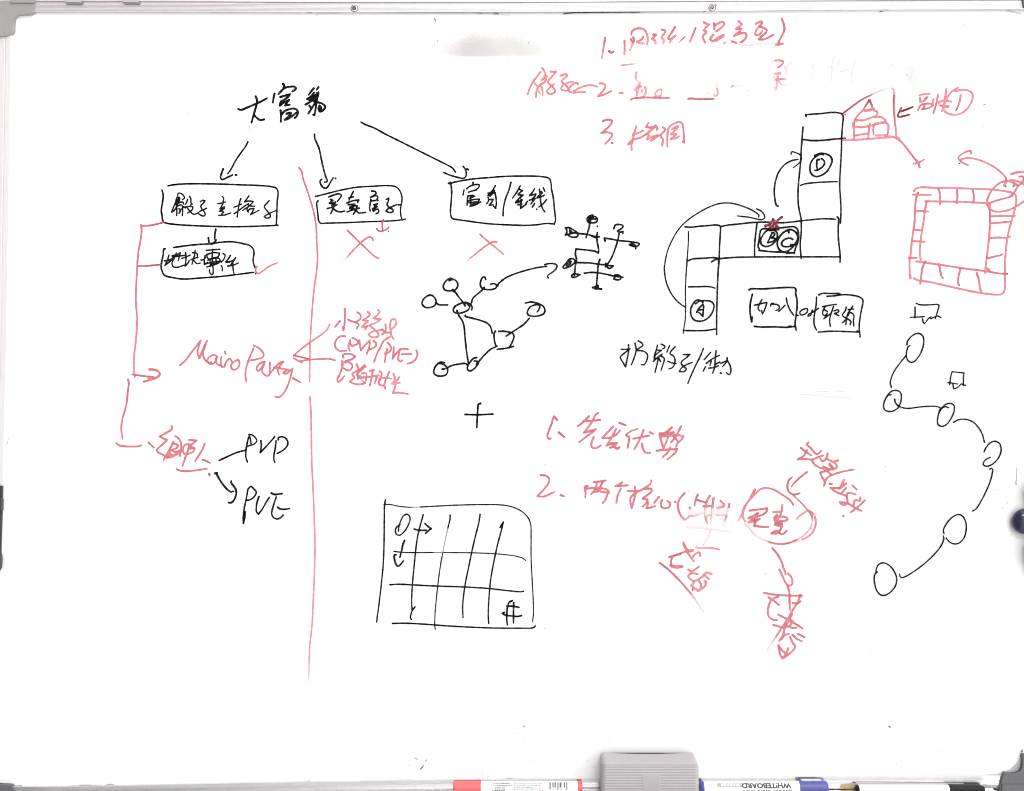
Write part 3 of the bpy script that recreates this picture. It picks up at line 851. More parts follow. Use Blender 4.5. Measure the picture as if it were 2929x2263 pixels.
draw("drawn_cross", "red cross under the right-hand box", 'r', [(tE, "1795 1348 1840 1390 1900 1440 1980 1505 2040 1555|1.05>.8; 1968 1432 1940 1425 1900 1440 1820 1495 1740 1560 1700 1592|1>.9; 1700 1592 1640 1648|.7>.1")], board, 5.2)
bx = draw("drawn_box", "tall black box with slanted slash, last of the row", 'k', [(tE, "1470 822 1540 803 1700 775 1900 757 2060 745 2184 742; 1488 805 1497 860 1500 920 1495 1000 1488 1090 1490 1150 1510 1185 1560 1195 1700 1215 1850 1235 2020 1247 2184 1253; 1466 818 1490 808"),
 (t1, "1478 504 1520 504 1550 505.5 1571 511 1576 524 1577.5 540"), (tG, "500 0 520 100 530 200 540 290 543 330 528 372; -10 373 0 374 220 382 350 375 450 362 532 368")], board, 4.8)
draw("handwriting", "black characters split by a slash inside the last box", 'k', [(tE, """
1722 808 1722 840; 1628 888 1618 938; 1655 875 1690 848 1750 830 1787 835 1780 862 1750 885; 1675 910 1720 895 1755 888; 1672 950 1720 942 1690 975 1740 950; 1668 950 1662 1000 1660 1045; 1672 1000 1740 985 1790 983 1770 1015 1720 1035;
1680 1020 1760 1010; 1700 1010 1700 1050; 1690 1055 1740 1045 1803 1010;
1955 842 1925 890 1878 945; 1878 920 1915 915 1947 890; 1900 950 1930 920 1950 912 1960 960 1965 1020 1958 1078 1935 1055; 1880 965 1885 995 1865 1030; 1900 987 1930 985 1920 1010 1890 1045 1932 1042;
2117 808 2095 890 2060 980 2040 1070 2035 1155"""), (tG, """
175 -30 140 35 95 97; 165 5 198 20 155 55; 155 64 207 66 165 100 125 145 200 118; 185 110 180 195; 130 147 188 132; 150 168 192 160; 178 205 240 160; 250 132 235 150;
325 0 300 40 272 70; 272 72 337 55 335 68 290 115; 270 120 330 103 285 160; 325 155 300 192; 375 5 385 80 390 150 410 210 432 242; 350 95 390 85 425 68; 360 80 405 45; 395 30 407 45; 415 -10 430 25; 448 115 420 150 370 190; 346 214 348 217""")], bx, 5.6)
draw("drawn_line", "long red dividing line down the left half", 'r', [(t1, """
855.4 479.6 863 490.6 867.2 511.2 876.8 538.7 885 563.4 893.3 590.9 900.2 618.4 904.6 651.4 906.5 695 908.7 736.6 905.4 777.8 899 824.5 894.4 871 890.8 920.7 887.5 975.6 886.5 1035 885.7 1090.5|1.1>.8;
886.5 1135 889.3 1173.5 890.7 1228.5 892 1324.6 895 1379.6 897 1427 899 1482 901 1550 900.5 1609 897 1700 893 1783 886 1850|.85>.75; 886 1850 883 1947|.75>.35""")], board, 4.9)

# --- red notes of the left half
draw("handwriting", "red handwritten Latin words left of the dividing line", 'r', [(tC, """
782 383 840 330 900 250 960 175 998 125 980 180 965 245 985 310 1010 245 1035 185 1063 130 1040 200 1022 265 1040 320 1075 355 1115 370 1150 345 1165 285 1130 275 1090 295 1068 330 1085 355 1110 350; 1155 310 1160 350 1185 380 1215 385;
1215 295 1208 340 1215 400; 1250 240 1258 265||6.5; 1215 388 1240 402 1260 355 1300 312 1325 345; 1385 325 1345 345 1315 380 1325 420 1360 427 1395 395 1402 345 1385 322;
1550 205 1520 270 1490 350 1468 430 1465 500 1475 550; 1548 175 1600 200 1640 240 1655 275 1640 300 1580 320 1490 335; 1665 345 1630 355 1590 390 1580 425 1600 440 1635 405 1665 350 1645 410 1640 450 1670 485 1700 490 1725 460 1790 385 1830 350 1862 342;
1720 355 1718 410 1720 455; 1862 345 1830 380 1800 430 1815 480; 1760 405 1830 415 1915 428; 1905 430 1870 448 1860 465 1885 470 1925 445 1955 415 1935 500 1910 580 1870 660 1830 705 1800 715 1775 708; 1960 517 2040 562|1.2>1""")], board, 5.4)
draw("drawn_arrow", "red forked arrow crossing the dividing line", 'r', [(tF, """
375 685 350 735 290 790 180 865 80 940 5 1005|.75>1.05; 430 1058 380 1045 280 1045 170 1052 70 1065; 0 1008 80 1025 160 1045|1.2; 0 1035 50 1065 95 1085|.9""")], board, 5.0)
draw("handwriting", "three stacked lines of red notes right of the dividing line", 'r', [(tF, """
532 520 535 600 530 680 520 750 510 710; 483 650 432 710; 565 633 600 650 650 665 680 690 655 728; 665 558 697 585 695 625 650 662;
770 552 795 580 755 620 722 642 775 650 740 680 710 712 765 705 745 735|.9; #740 735 735 705 775 690 790 700; 880 535 895 555 870 590 830 622 908 630 860 665 795 690|.85; 795 700 850 745 885 790 870 815 810 815 778 790 820 760 880 748 930 735|.85;
955 685 960 725 950 765 920 790; 920 735 950 765 1000 770; 1055 632 1020 635 1005 690 1010 750 1020 800 1042 838|.85; 1065 655 1060 690 1025 730|.75; 1072 680 1025 735|.75;
535 808 500 805 455 830 432 880 440 930 480 960 550 957; 590 850 572 900 575 940 588 960; 612 825 660 850 670 880 640 900 600 905 592 882; 685 850 690 900 700 955 740 905 795 850; 795 875 785 930 762 990; 832 855 860 885 855 910 820 935 780 952;
1000 815 940 855 900 930 860 1010 838 1075; 975 940 960 1000 950 1075; 978 875 1010 910 1012 950 985 980 950 988; 1042 920 1040 980 1030 1040 1070 985 1110 940; 1190 943 1140 938 1110 950 1095 1000 1090 1050 1110 1072 1130 1058; 1125 995 1225 993; 1278 955 1290 990 1275 1040 1240 1075 1185 1095;
520 1030 510 1010 540 992 600 995 642 1018 610 1045 540 1065|1.05; 505 1065 510 1110 490 1180 455 1260 465 1285 500 1260 528 1222; 520 1080 580 1080 612 1110 600 1150 570 1165 522 1142; #490 1070 520 1060 520 1130 495 1130;
655 1100 675 1150 640 1180 610 1200 632 1240 600 1268 583 1280 640 1305 700 1308 745 1295|.9; 745 1120 700 1160 665 1195||7.5; 735 1110 690 1155; 660 1215 695 1225 670 1255; 710 1195 755 1195 758 1240 740 1300|.9; 690 1245 735 1290||3;
795 1168 840 1158; 825 1165 815 1230 793 1320; 670 1240 780 1232 885 1215|.9|6.5; 865 1235 845 1295; 895 1172 917 1192 905 1250 885 1290 900 1315 935 1322; 995 1180 960 1260 945 1320 955 1355; 890 1250 960 1240 1015 1250|.85;
1040 1200 1055 1240 1040 1290|.8; 1100 1235 1070 1280 1055 1340 1035 1402 1090 1395 1190 1408|.85; 1025 1300 1105 1295|.75|6.5; 1050 1255 1070 1290|.75""")], board, 5.6)
draw("drawn_line", "red stroke with a short foot at the far left", 'r', [(tC, "243 530 250 570 240 650 230 760 210 850 185 940 172 1030 178 1100 185 1145|1.15>.9; 120 1193 150 1215 200 1225 290 1228 350 1225 380 1216|1.1>.9; 455 1185 510 1238|1.1")], board, 5.4)
draw("handwriting", "red characters with an underline beside the black PVP", 'r', [(tC, """
693 1010 705 1030 690 1055 640 1085 570 1125 600 1140 648 1158 620 1190 540 1268 560 1290 625 1322; 735 1120 770 1145 792 1185 795 1260 782 1325; 713 1180 690 1230 650 1300 612 1368; 715 1195 762 1215 745 1245 700 1262; 695 1268 740 1285 780 1270;
#612 1335 665 1270 690 1240 688 1300 720 1308 745 1290 795 1280 770 1312 700 1348 640 1358; 870 1200 830 1215 815 1260 825 1300 870 1303 920 1282 937 1250 900 1230|.9; 878 1160 955 1165 925 1190 890 1220; 880 1205 868 1260 840 1340 820 1400 808 1435|.95; 875 1250 930 1245;
1040 1200 1020 1250 980 1320 942 1378; 1020 1365 1060 1380 1095 1400|1.15; 748 1465 790 1480 850 1485 950 1475 1062 1460|1.1>.9; 1086 1513 1092 1525|1.2|6.5""")], board, 5.6)
draw("handwriting", "black capital letters PVP with a lead-in line", 'k', [(tD_, """
1190 500 1280 458 1370 418 1465 392; 1497 258 1480 330 1470 400 1468 460 1485 515; 1522 322 1515 270 1500 228 1530 232 1570 265 1582 295 1560 325 1490 350||4.8; 1625 295 1630 340 1618 418 1660 375 1720 310 1770 250; 1783 295 1775 370 1762 440 1760 490 1772 522; 1808 285 1805 265 1840 253 1880 265 1905 305 1900 345 1860 390 1795 427""")], board, 5.6)
draw("drawn_arrow", "black curved arrow pointing at the letters PVE", 'k', [(tD_, "1160 632 1200 705 1260 785 1310 825 1340 820; 1150 634 1168 630||7.5; 1318 715 1315 730 1345 770 1368 815 1365 865 1335 925 1310 940 1288 937")], board, 5.6)
draw("handwriting", "black capital letters PVE", 'k', [(tD_, """
1462 1035 1457 1100 1443 1155 1442 1080 1455 980 1475 890 1490 800||5.4; 1490 800 1520 770 1560 805 1578 830 1560 870 1520 905 1480 915; 1605 875 1590 920 1578 980 1580 1035 1600 1058 1640 1005 1680 935 1713 883; 1735 840 1770 853 1845 845||6.4; 1785 880 1765 940 1745 1010 1738 1060 1760 1095 1795 1108 1830 1095 1858 1068; 1798 985 1825 1003 1870 1008 1925 1000""")], board, 5.6)

# --- network sketch in the middle
def holder(name, label):
    o = bpy.data.objects.new(name, None); COL.objects.link(o); o.parent = board; o["label"] = label; o.empty_display_size = .02
    return o
net = holder("network_sketch", "black sketch of circles joined by lines")
for tile_, txt_ in [(tF, """
1480 460 1510 478 1560 482 1605 482; 1660 325 1680 345 1720 400 1760 450 1785 492; 1655 325 1672 345||7; 1985 300 1960 330 1900 380 1865 415 1852 460; 1700 540 1720 590 1760 655 1775 710 1785 820 1800 960 1820 1090;
1788 588 1785 598 1860 620 1950 645 2020 675 2050 710 2068 775; 1925 1075 1980 1010 2050 945 2120 910; 1590 1140 1650 1112 1720 1098 1790 1092 1810 1110"""), (tG, "268 1350 220 1405 150 1455 80 1500 28 1535")]:
    for st_ in txt_.split(';'): draw("drawn_line", None, 'k', [(tile_, st_)], net, 5.0)
for st in ((tF, "1660 215 1635 205 1600 220 1570 255 1558 295 1580 328 1630 335 1680 325 1708 290 1705 250 1680 222 1645 220 1618 232"),
           (tF, "1450 385 1415 380 1375 400 1342 440 1342 480 1375 508 1420 508 1465 490 1485 450 1470 410 1440 383"),
           (tF, "2000 218 1990 192 1968 195 1948 235 1945 280 1965 310 2010 322 2070 320 2110 300 2112 275 2090 262 2050 265"),
           (tF, "1680 495 1730 470 1790 455 1840 475 1858 505 1855 535; 1820 475 1770 460 1710 480 1668 515 1665 550 1700 568 1770 558 1820 530 1832 500 1812 475"),
           (tF, "1905 1030 1870 1040 1830 1090 1808 1135 1820 1165 1850 1165 1895 1130 1925 1085 1910 1068 1880 1066; 1918 1080 1905 1105||7"),
           (tF, "1572 1083 1530 1078 1495 1100 1465 1145 1462 1195 1500 1220 1545 1222 1590 1205 1605 1160 1585 1120 1545 1095 1505 1092; 1505 1090 1560 1082||6.5; 1548 1150 1570 1150||7"),
           (tG, "230 1190 290 1180 360 1195 415 1225 432 1265 420 1300 370 1322 300 1328 255 1310 250 1280 275 1235 320 1212 365 1208 378 1225 372 1255 352 1283")):
    draw("drawn_circle", None, 'k', [st], net, 5.0)
draw("drawn_box", None, 'k', [(tF, "2100 755 2088 780 2088 830 2100 890 2115 915; 2135 757 2184 757; 2120 945 2184 935"), (tG, "-10 1483 0 1484 60 1492 100 1510 110 1540 90 1600 65 1645; -10 1667 0 1666 60 1654 105 1641")], net, 5.0)
draw("drawn_arrow", "curved black arrow from the open circle to the tree sketch", 'k', [(tF, "2125 285 2130 265 2150 245 2184 220"), (tG, "-20 955 0 944 60 910 200 860 350 822 452 808; 430 790 470 780 530 782 558 800 550 830 510 870 465 900 460 915 467 930")], board, 4.6)
draw("drawn_plus", "black plus sign", 'k', [(tF, "1785 1622 1920 1625 2075 1618; 1947 1508 1925 1515 1918 1560 1912 1660 1907 1758")], board, 5.2)
draw("tree_sketch", "black branching sketch with blobs and a question mark", 'k', [(tG, """
930 275 895 285 870 315 885 350 930 355 970 345 978 315 955 290 925 290; 898 292 890 330 915 318 960 316; 905 300 902 340||8; 915 285 935 300||6; 900 360 890 410 875 460 860 510; 977 391 979 393;
645 408 680 405 730 430 765 455 778 480 765 500 720 505 680 490; 655 415 660 455 645 482 700 470 735 460||6; #685 415 728 452 690 472 680 440; 735 460 800 468 870 475 940 495 1000 500; 920 490 965 508||7; 985 500 1000 500||7;
978 458 972 500 980 570 992 640 990 670; 990 670 950 650 880 640 760 628; 755 625 750 680 762 740 748 810 740 900; 735 885 710 905 715 920 750 920 797 895 745 885;
1150 415 1165 380 1200 372 1245 385 1240 405 1188 440 1210 452 1245 445 1243 470; 1205 455 1195 520 1165 620 1125 720 1080 790 1060 815; 1060 545 1050 515 1110 522 1200 540 1290 548 1360 555; 1312 582 1350 600 1400 595 1415 575 1395 562 1355 565 1345 585 1375 590 1378 625; 1330 568 1370 595;
745 775 740 740 715 728 685 735 655 775 620 815 630 828 680 815 720 790 742 770; #690 735 717 757 700 795 650 818 645 785; 740 770 830 770 920 775 1000 788 1075 793; 1065 778 1070 800 1100 830 1135 815 1145 803 1100 800 1075 795;
1005 735 990 780 982 860 975 940 968 1010; 850 880 900 872 980 875 1080 893 1160 912 1245 922; 1150 940 1190 950 1220 940 1220 915 1180 895 1150 935; 1165 902 1220 915||8; 930 1030 960 1020||6.5; 955 1040 1020 1044||7; 980 1012 982 1038||9; 845 880 860 878||7""")], board, 5.0)

# --- grid sketch
grid = draw("grid_sketch", "black rounded grid with slanted columns", 'k', [(tH, """
193 105 183 160 180 320 177 560 170 760 150 980 130 1150 100 1380; 175 157 240 157 330 175 430 185 480 185||3.6; 480 185 560 183|.6|2.4; 560 183 760 172 950 163 1200 158 1400 162 1520 185 1620 235 1680 300 1705 370 1708 480 1708 700 1718 920 1730 1150 1733 1290 1722 1380||3.9;
585 265 550 390 525 500 505 650 490 800 475 960 467 1080 465 1180 470 1260; 500 1222 470 1265 455 1310 452 1335 462 1353; 865 268 865 300 840 410; 840 410 820 500 800 600 790 655|.5|3; 790 655 770 760 745 930 725 1110 710 1270 705 1400 710 1458||3.8;
1177 260 1165 340 1130 480 1095 630 1060 800 1025 970 1005 1110 995 1230 1000 1335; 1385 395 1418 340 1400 420 1360 570 1325 730 1290 920 1275 1060 1265 1200 1262 1300 1267 1395;
280 645 370 655 500 658 700 656||3.8; 700 656 800 657|.6|3; 800 657 900 658 1100 660 1300 668 1450 680 1560 697 1630 720 1655 743||3.6; 238 992 330 987 500 995 700 1005 1000 1015 1250 1030 1450 1052 1600 1065 1630 1060; 265 1395 400 1393 600 1403 800 1418 1000 1430 1300 1442 1600 1445 1710 1443 1740 1435 1753 1420""")], board, 4.3)
draw("drawn_circle", None, 'k', [(tH, "345 365 310 390 295 430 310 470 345 475 395 430 430 370 448 310 440 275 415 258 380 275 350 330 332 390 328 435")], grid, 4.2)
draw("drawn_arrow", None, 'k', [(tH, "492 413 540 425 615 425; 603 355 635 385 668 408 640 430 608 458")], grid, 5.0)
draw("drawn_arrow", None, 'k', [(tH, "392 530 375 570 360 640 342 708; 303 682 285 680 285 720 300 775 318 800 340 790 378 745")], grid, 5.2)
draw("hash_mark", None, 'k', [(tH, "1512 1157 1480 1175 1465 1215 1455 1290 1455 1360 1462 1410; 1527 1178 1525 1280 1525 1390; 1455 1215 1530 1217 1582 1228; 1428 1280 1410 1290 1440 1308 1520 1318 1570 1322 1608 1313")], grid, 5.0)

# --- red list at the top
draw("handwriting", "red numbered first line at the top, partly wiped", 'r', [(tI, """
915 285 905 340 890 430 882 495|1.15>.7; 955 425 975 440 1000 432|1.3|6.5; 1115 315 1117 390 1115 458|1.15>.8; 1188 250 1190 225 1225 195 1280 187 1325 205 1350 250 1358 300 1352 352|1.1>.8; 1205 280 1217 310 1205 340 1170 415|1.1>.6; 1180 300 1200 330|1.2; 1310 275 1290 305 1245 325 1270 340 1325 345|1.15>.6;
1415 252 1445 255 1400 295 1435 318 1440 345|1.2>.7|6.5; 1505 200 1542 215 1502 285 1525 305 1520 340|1.1>.7; 1640 172 1610 225 1570 290 1590 300 1648 262 1600 310 1590 330|1.2>.8; 1740 278 1685 330|1.5>.6|4.5; 1855 185 1830 245 1797 325|1.2>.8"""),
 (tI2, """48 125 100 148 45 205 75 225 38 270 62 335|.95; 155 135 160 195|1.1; 170 152 240 118 262 140 230 180 180 215|.95; 145 255 115 300 140 318 200 285 250 255; #162 335 180 300 220 262 268 250 262 275 222 300; 268 335 250 350|1.2>.5|4;
408 112 448 145 385 190 437 192 415 225 362 265 430 238 482 235 492 270 460 315 410 340 340 322|.9>1.1; 585 140 650 115 657 130 625 165 590 215 585 250 620 255 657 215|.95; 635 170 702 200 700 225 650 270 620 303 680 300 770 255|1.1; 858 88 880 140 887 200 860 265 825 330|1.15; 805 357 830 358||7; 830 343 870 348|1.2>.9; 400 340 460 355 560 355 680 345 800 338|.3>.2|6; 780 385 805 365|.5|3""")], board, 6.0)
draw("handwriting", "red characters with a left-pointing arrow at the start of the second line", 'r', [(tI, """
240 640 205 690 165 740 130 810 108 875|.9; #235 640 242 655 205 705 190 690; 175 740 185 765 200 782|.8; 258 600 285 640 290 690 252 728|.9; 280 690 305 685 285 745 230 780 200 840 195 905|.85|6.6; 240 770 262 830 262 885|.85; 215 830 238 870|.7|4;
345 637 405 640 360 690 318 745 360 790 395 840 350 872 308 850 330 810 380 768|.9; 445 680 510 665 520 680 462 738 500 775 540 820 510 835 458 822 470 785 520 755 580 742|.85; 630 772 625 755 590 762 545 805 535 838 570 855 640 852 705 852|.9; 590 840 640 810 710 785 780 780 830 795|.85""")], board, 5.4)
draw("handwriting", "red second line, mostly wiped away", 'r', [(tI, """
855 760 900 765 917 790 890 840 838 895 880 885 980 840|.9>1; 1065 860 1095 860|.85|7; 1240 645 1232 690 1245 725|.8>.6|6.5; 1245 725 1280 750 1265 775|.3; 1275 760 1220 830|.7; 1285 790 1250 820 1245 885|.75|6; 1250 815 1250 850|.7|9; 1330 800 1340 840 1320 890 1300 905|.8>.6|6.5; 1298 830 1298 855|.6|7;
"""), ], board, 5.4)
draw("handwriting", "red underline with a small loop, left of the wiped gap", 'r', [(tI, """1182 930 1200 918 1290 908 1430 908 1580 912|1.1; 1500 820 1465 830 1435 870 1445 893 1490 885 1505 830|.75|4.8;"""), ], board, 5.4)
draw("drawn_line", "short red dash above the wiped line", 'r', [(tI, "1085 572 1160 562 1200 557|1>.7|4; 1200 557 1255 550|.5>.3|4")], board, 5)
draw("handwriting", "red dash and hook left in the wiped gap", 'r', [(tI, """ 1780 922 1800 917 1900 925 2045 922|1.2; 2080 745 2082 820|.15>.35|5; 2082 820 2085 870 2078 885 2060 893 2050 878|.7|5.2; 1988 850 1992 860|.4|5""")], board, 5.4)
draw("handwriting", "red character remains, half wiped, right of the gap", 'r', [(tI2, """768 528 800 522|.3>.6|7; 800 522 840 520 877 535 860 565 820 595|.85>1|5.4; 890 595 960 545|.35>.12|6; 910 600 912 660|.15|7; 785 665 840 655|.7|8; 780 675 790 700|.25|8; 820 690 815 730 808 790 800 825|.75>.5|5.6; 800 722 850 716|.8>.95; 850 716 905 718|.95>.45; 835 740 850 765 905 775|.6>.35|4; 780 795 795 830|.4|4.5""")], board, 5.4)
draw("wiped_mark", "short pink dash fading to the right", 'r', [(tI2, "335 797 345 785 370 782|.7|5; 370 782 440 780|.3>.1|5; 490 833 530 828|.25|2.5")], board, 5)
draw("wiped_mark", "pale pink strokes almost wiped away", 'r', [(tI2, """
1410 470 1390 560 1383 650|.16|6.5; 1383 650 1383 740|.1|4; 1462 520 1445 565|.16|6.5; 1405 610 1440 565|.12|4; 1480 628 1560 620|.18|6; 1500 575 1550 545|.15|3; 1640 512 1605 590 1590 680 1585 760|.2>.12|4.5; 1320 610 1375 580|.12|3; 1188 570 1192 600|.12|6; 1182 660 1186 670|.12|6""")], board, 5.4)
draw("handwriting", "red third line of the top list", 'r', [(tI, """
890 1152 940 1137 985 1150 970 1190 920 1240 875 1275 940 1270 990 1290 970 1330 915 1388|1.15>1; 985 1380 992 1384|1.2; 1240 1205 1225 1250 1210 1310 1190 1380 1190 1455|1>.8; 1200 1293 1260 1275 1312 1250|.9; 1150 1395 1200 1350 1290 1320 1360 1270 1400 1230|.9; #1142 1400 1165 1365 1215 1350 1205 1385 1180 1398;
1365 1170 1340 1215 1400 1218 1440 1195|.95; 1440 1200 1400 1238 1345 1290|.9|7.5; 1400 1215 1440 1205|.9|7; 1440 1205 1460 1230 1452 1245|.95; 1368 1300 1350 1345|.9; 1360 1340 1400 1315 1455 1300|.85; 1455 1300 1395 1355 1475 1300|.85|7;
1515 1215 1540 1240 1490 1305 1515 1340 1520 1375|.95; 1515 1360 1507 1405|.85|7; 1570 1235 1562 1310 1562 1420|.9; 1575 1240 1590 1205 1640 1175 1690 1160 1720 1185 1730 1260 1737 1378 1718 1365|.85>1; 1610 1235 1670 1203 1672 1215 1640 1250 1595 1292 1655 1285|.85|6; 1655 1290 1620 1320 1595 1340|.85|6; 1600 1338 1650 1330 1685 1310|.85""")], board, 5.6)

# --- squares board on the right
sq = draw("squares_sketch", "black stepped row of board-game squares", 'k', [(tL, """
1550 122 1545 103 1620 98 1720 90 1810 80 1870 82 1920 95 1935 120 1930 200 1920 330 1917 480 1908 640 1900 780 1900 870 1908 980 1912 1100 1908 1235||5.0; 1517 232 1510 320 1500 450 1492 600 1480 720 1468 850 1465 980 1475 1080 1497 1190 1498 1330 1488 1450 1498 1600; 1525 362 1600 372 1720 370 1840 358 1955 350||5.6; 1492 840 1530 825 1650 810 1780 803 1875 800||4.8;
290 1270 340 1275 440 1265 560 1255 620 1252 655 1265 655 1350 650 1450 645 1600 640 1690; 665 1268 720 1255 860 1240 1000 1225 1150 1222 1300 1228 1400 1220 1500 1208 1620 1195 1720 1187 1800 1188 1855 1193; 1870 1165 1885 1180 1883 1300 1888 1420 1903 1560 1903 1640; 565 1635 600 1615 660 1602 780 1590 1000 1585 1300 1583 1600 1583 1900 1583; 1040 1225 1030 1300 1015 1440 1013 1580;
325 1320 325 1400 318 1520 308 1690||3.8; 325 1622 370 1605 480 1598 600 1592 650 1605||5.4"""), (tM, "820 0 810 160 803 320 805 500 800 640 785 740 780 780||3.9; 1151 0 1140 200 1133 400 1128 600 1128 790; 835 293 930 293 1020 290 1080 297 1110 308||5; 780 748 900 750 1010 748 1120 732||5")], board, 4.6)
draw("circled_letter", "letter D in a circle", 'k', [(tL, "1640 530 1690 508 1750 510 1800 535 1820 580 1800 640 1760 700 1700 738 1650 747 1605 720 1588 660 1605 590 1650 540 1700 515 1730 522; 1640 535 1690 510||7; 1685 572 1668 570 1660 630 1668 675; 1640 683 1670 682; 1708 560 1735 580 1742 610 1720 645 1670 682")], sq, 5.0)
draw("drawn_frame", "small black frame round the letters B and C", 'k', [(tL, "1062 1495 1050 1480 1062 1400 1068 1340 1085 1297 1180 1290 1300 1280 1420 1270 1455 1290 1470 1340 1465 1420 1440 1490 1425 1550; 1058 1515 1160 1527 1300 1535 1430 1542; 1350 1545 1430 1540||6")], sq, 4.8)
draw("circled_letter", "letter B in a circle", 'k', [(tL, "1170 1310 1210 1305 1245 1330 1250 1370 1222 1430 1170 1468 1125 1475 1085 1455 1078 1410 1100 1355 1140 1312 1190 1300 1265 1302; 1195 1332 1180 1370 1148 1435; 1200 1330 1222 1340 1210 1370 1190 1387 1227 1390 1215 1415 1150 1437")], sq, 4.8)
draw("circled_letter", "letter C in a circle", 'k', [(tL, "1370 1332 1370 1310 1330 1318 1280 1365 1250 1430 1265 1500 1310 1532 1370 1515 1430 1455 1462 1390 1450 1340 1410 1305 1360 1300 1320 1325; 1410 1402 1390 1390 1340 1395 1298 1430 1300 1465 1340 1478 1390 1470 1425 1455 1390 1455")], sq, 5.2)
draw("circled_letter", "letter A in a circle", 'k', [(tM, "985 455 960 437 920 432 890 460 860 520 860 580 890 635 940 652 1000 642 1060 595 1095 530 1098 480 1070 447 1010 437 950 443 908 470; 920 560 950 510 985 475 993 500 988 550 985 602 955 570 920 550; 945 535 992 530")], sq, 4.8)
draw("red_letter", "small dark red letter A written over the frame", 'r', [(tL, "1125 1260 1170 1245 1205 1192 1225 1230 1262 1278|1.9; 1297 1168 1240 1215 1190 1275|1.9; 1180 1225 1245 1210|1.4; #1120 1262 1150 1240 1190 1222 1180 1270; #1225 1240 1245 1240 1268 1278 1225 1278; 1165 1280 1262 1278|1.8|4")], sq, 7.0, 1.9)
draw("drawn_arrow", "black arc arrow curling up to the letter D", 'k', [(tL, "1258 1055 1240 1045 1225 980 1218 900 1230 800 1265 700 1330 620 1400 582 1465 568; 1393 515 1400 490 1445 500 1485 520 1502 555 1490 590 1450 630 1415 655||4.2")], board, 4.6)
draw("drawn_arrow", "big black arc arrow from the letter A up to the B", 'k', [(tL, "1055 1168 1058 1150 1000 1105 900 1060 800 1030 730 1022 640 1030 540 1065 420 1130 300 1215 220 1300 160 1400 115 1500 90 1590 75 1690; 1035 1085 1080 1105 1115 1150 1118 1180 1090 1195 1040 1190 960 1172 835 1157"), (tG, "1676 800 1675 830 1690 950 1730 1060 1790 1150 1850 1205 1895 1235")], board, 3.9)
bx = draw("drawn_box", "black square box left of the word or", 'k', [(tN, "300 325 320 315 440 315 600 305 720 300 775 305 788 320 785 360 798 420 800 500 790 590 780 680 790 745; 335 370 315 460 310 540 320 620 328 660 335 608; 355 705 430 712 560 710 700 715 775 705; 715 707 735 704||6; 790 590 812 592")], board, 5.0)
draw("handwriting", "black characters in the left-hand square box", 'k', [(tN, "358 485 420 470 485 455 480 480 455 550 440 575 430 540; 435 425 410 470 395 520 412 545; 525 495 530 470 555 465; 545 475 590 478 617 500 605 530 580 540; 610 550 640 520 675 485; 688 410 700 470 730 540 765 590")], bx, 5.0)
draw("handwriting", "black word or between the two square boxes", 'k', [(tN, "885 520 850 535 828 560 840 585 880 578 908 550 905 520 860 530; 960 535 935 595 912 598 925 575 960 560 1025 515")], board, 4.8)
bx = draw("drawn_box", "black square box right of the word or", 'k', [(tN, "1025 378 1060 363 1150 362 1245 362; 1110 392 1180 388 1280 375 1380 382 1450 400 1483 425 1485 460 1465 560 1450 660 1447 720 1457 815; 1003 400 1000 470 985 560 975 640 982 700 1003 745; 1022 765 1120 757 1220 756 1330 760 1440 765; 1425 755 1440 762||6")], board, 4.4)
draw("handwriting", "black characters in the right-hand square box", 'k', [(tN, "1065 500 1140 485 1210 475; 1095 500 1070 540 1068 580 1090 592 1115 568; 1115 590 1080 625 1160 565; 1080 530 1115 550; 1180 500 1158 560 1142 620 1140 670 1148 705; 1185 545 1225 532 1235 550 1190 572 1235 593; 1312 505 1300 545 1272 590 1310 620; 1275 668 1315 625; 1380 493 1360 525 1325 580 1315 630 1308 685; 1330 530 1390 525; 1330 592 1350 562 1390 585 1387 640 1390 700; 1320 622 1360 655 1352 688")], bx, 4.8)
draw("handwriting", "black line of characters with a slash under the letter A", 'k', [(tM, """
210 895 212 960 195 1050 180 1128 150 1075 125 1030 160 990 228 938; 135 945 215 942; 278 880 290 950 270 1030 240 1105; 310 855 350 880 362 900 330 925 295 950; 295 955 370 965 408 1000 400 1060 370 1105 343 1103;
512 900 500 950 480 1010 478 1050; 550 890 587 910 587 928 565 940; 510 952 552 955 490 1003; 468 1070 510 1030 562 992; 545 1010 582 1040 570 1100 550 1160; 520 1040 505 1110 487 1182; 525 1035 545 1072; 485 1000 480 1060; 638 905 610 972; 695 918 642 985 685 1020 692 1090 665 1135 632 1147; 620 1068 660 1085 705 1092;
780 1000 848 997 820 1025 765 1070 760 1095 790 1125 812 1150 790 1175 738 1175 760 1140 810 1105 875 1080; 990 935 960 1010 910 1110 860 1220 828 1298; 1065 975 1035 1010 997 1052; 1012 1125 988 1170; 1020 1090 1080 1045 1158 1005; 1122 960 1112 1050 1105 1140 1085 1192; 1060 1110 1072 1065; 1115 1100 1160 1075; 1045 1140 1100 1133 1148 1115;
1170 1090 1235 1060; 1237 1030 1235 1065 1190 1125; 1240 1060 1270 1120 1275 1180 1258 1208 1228 1187; 1166 1190 1178 1194""")], board, 4.9)

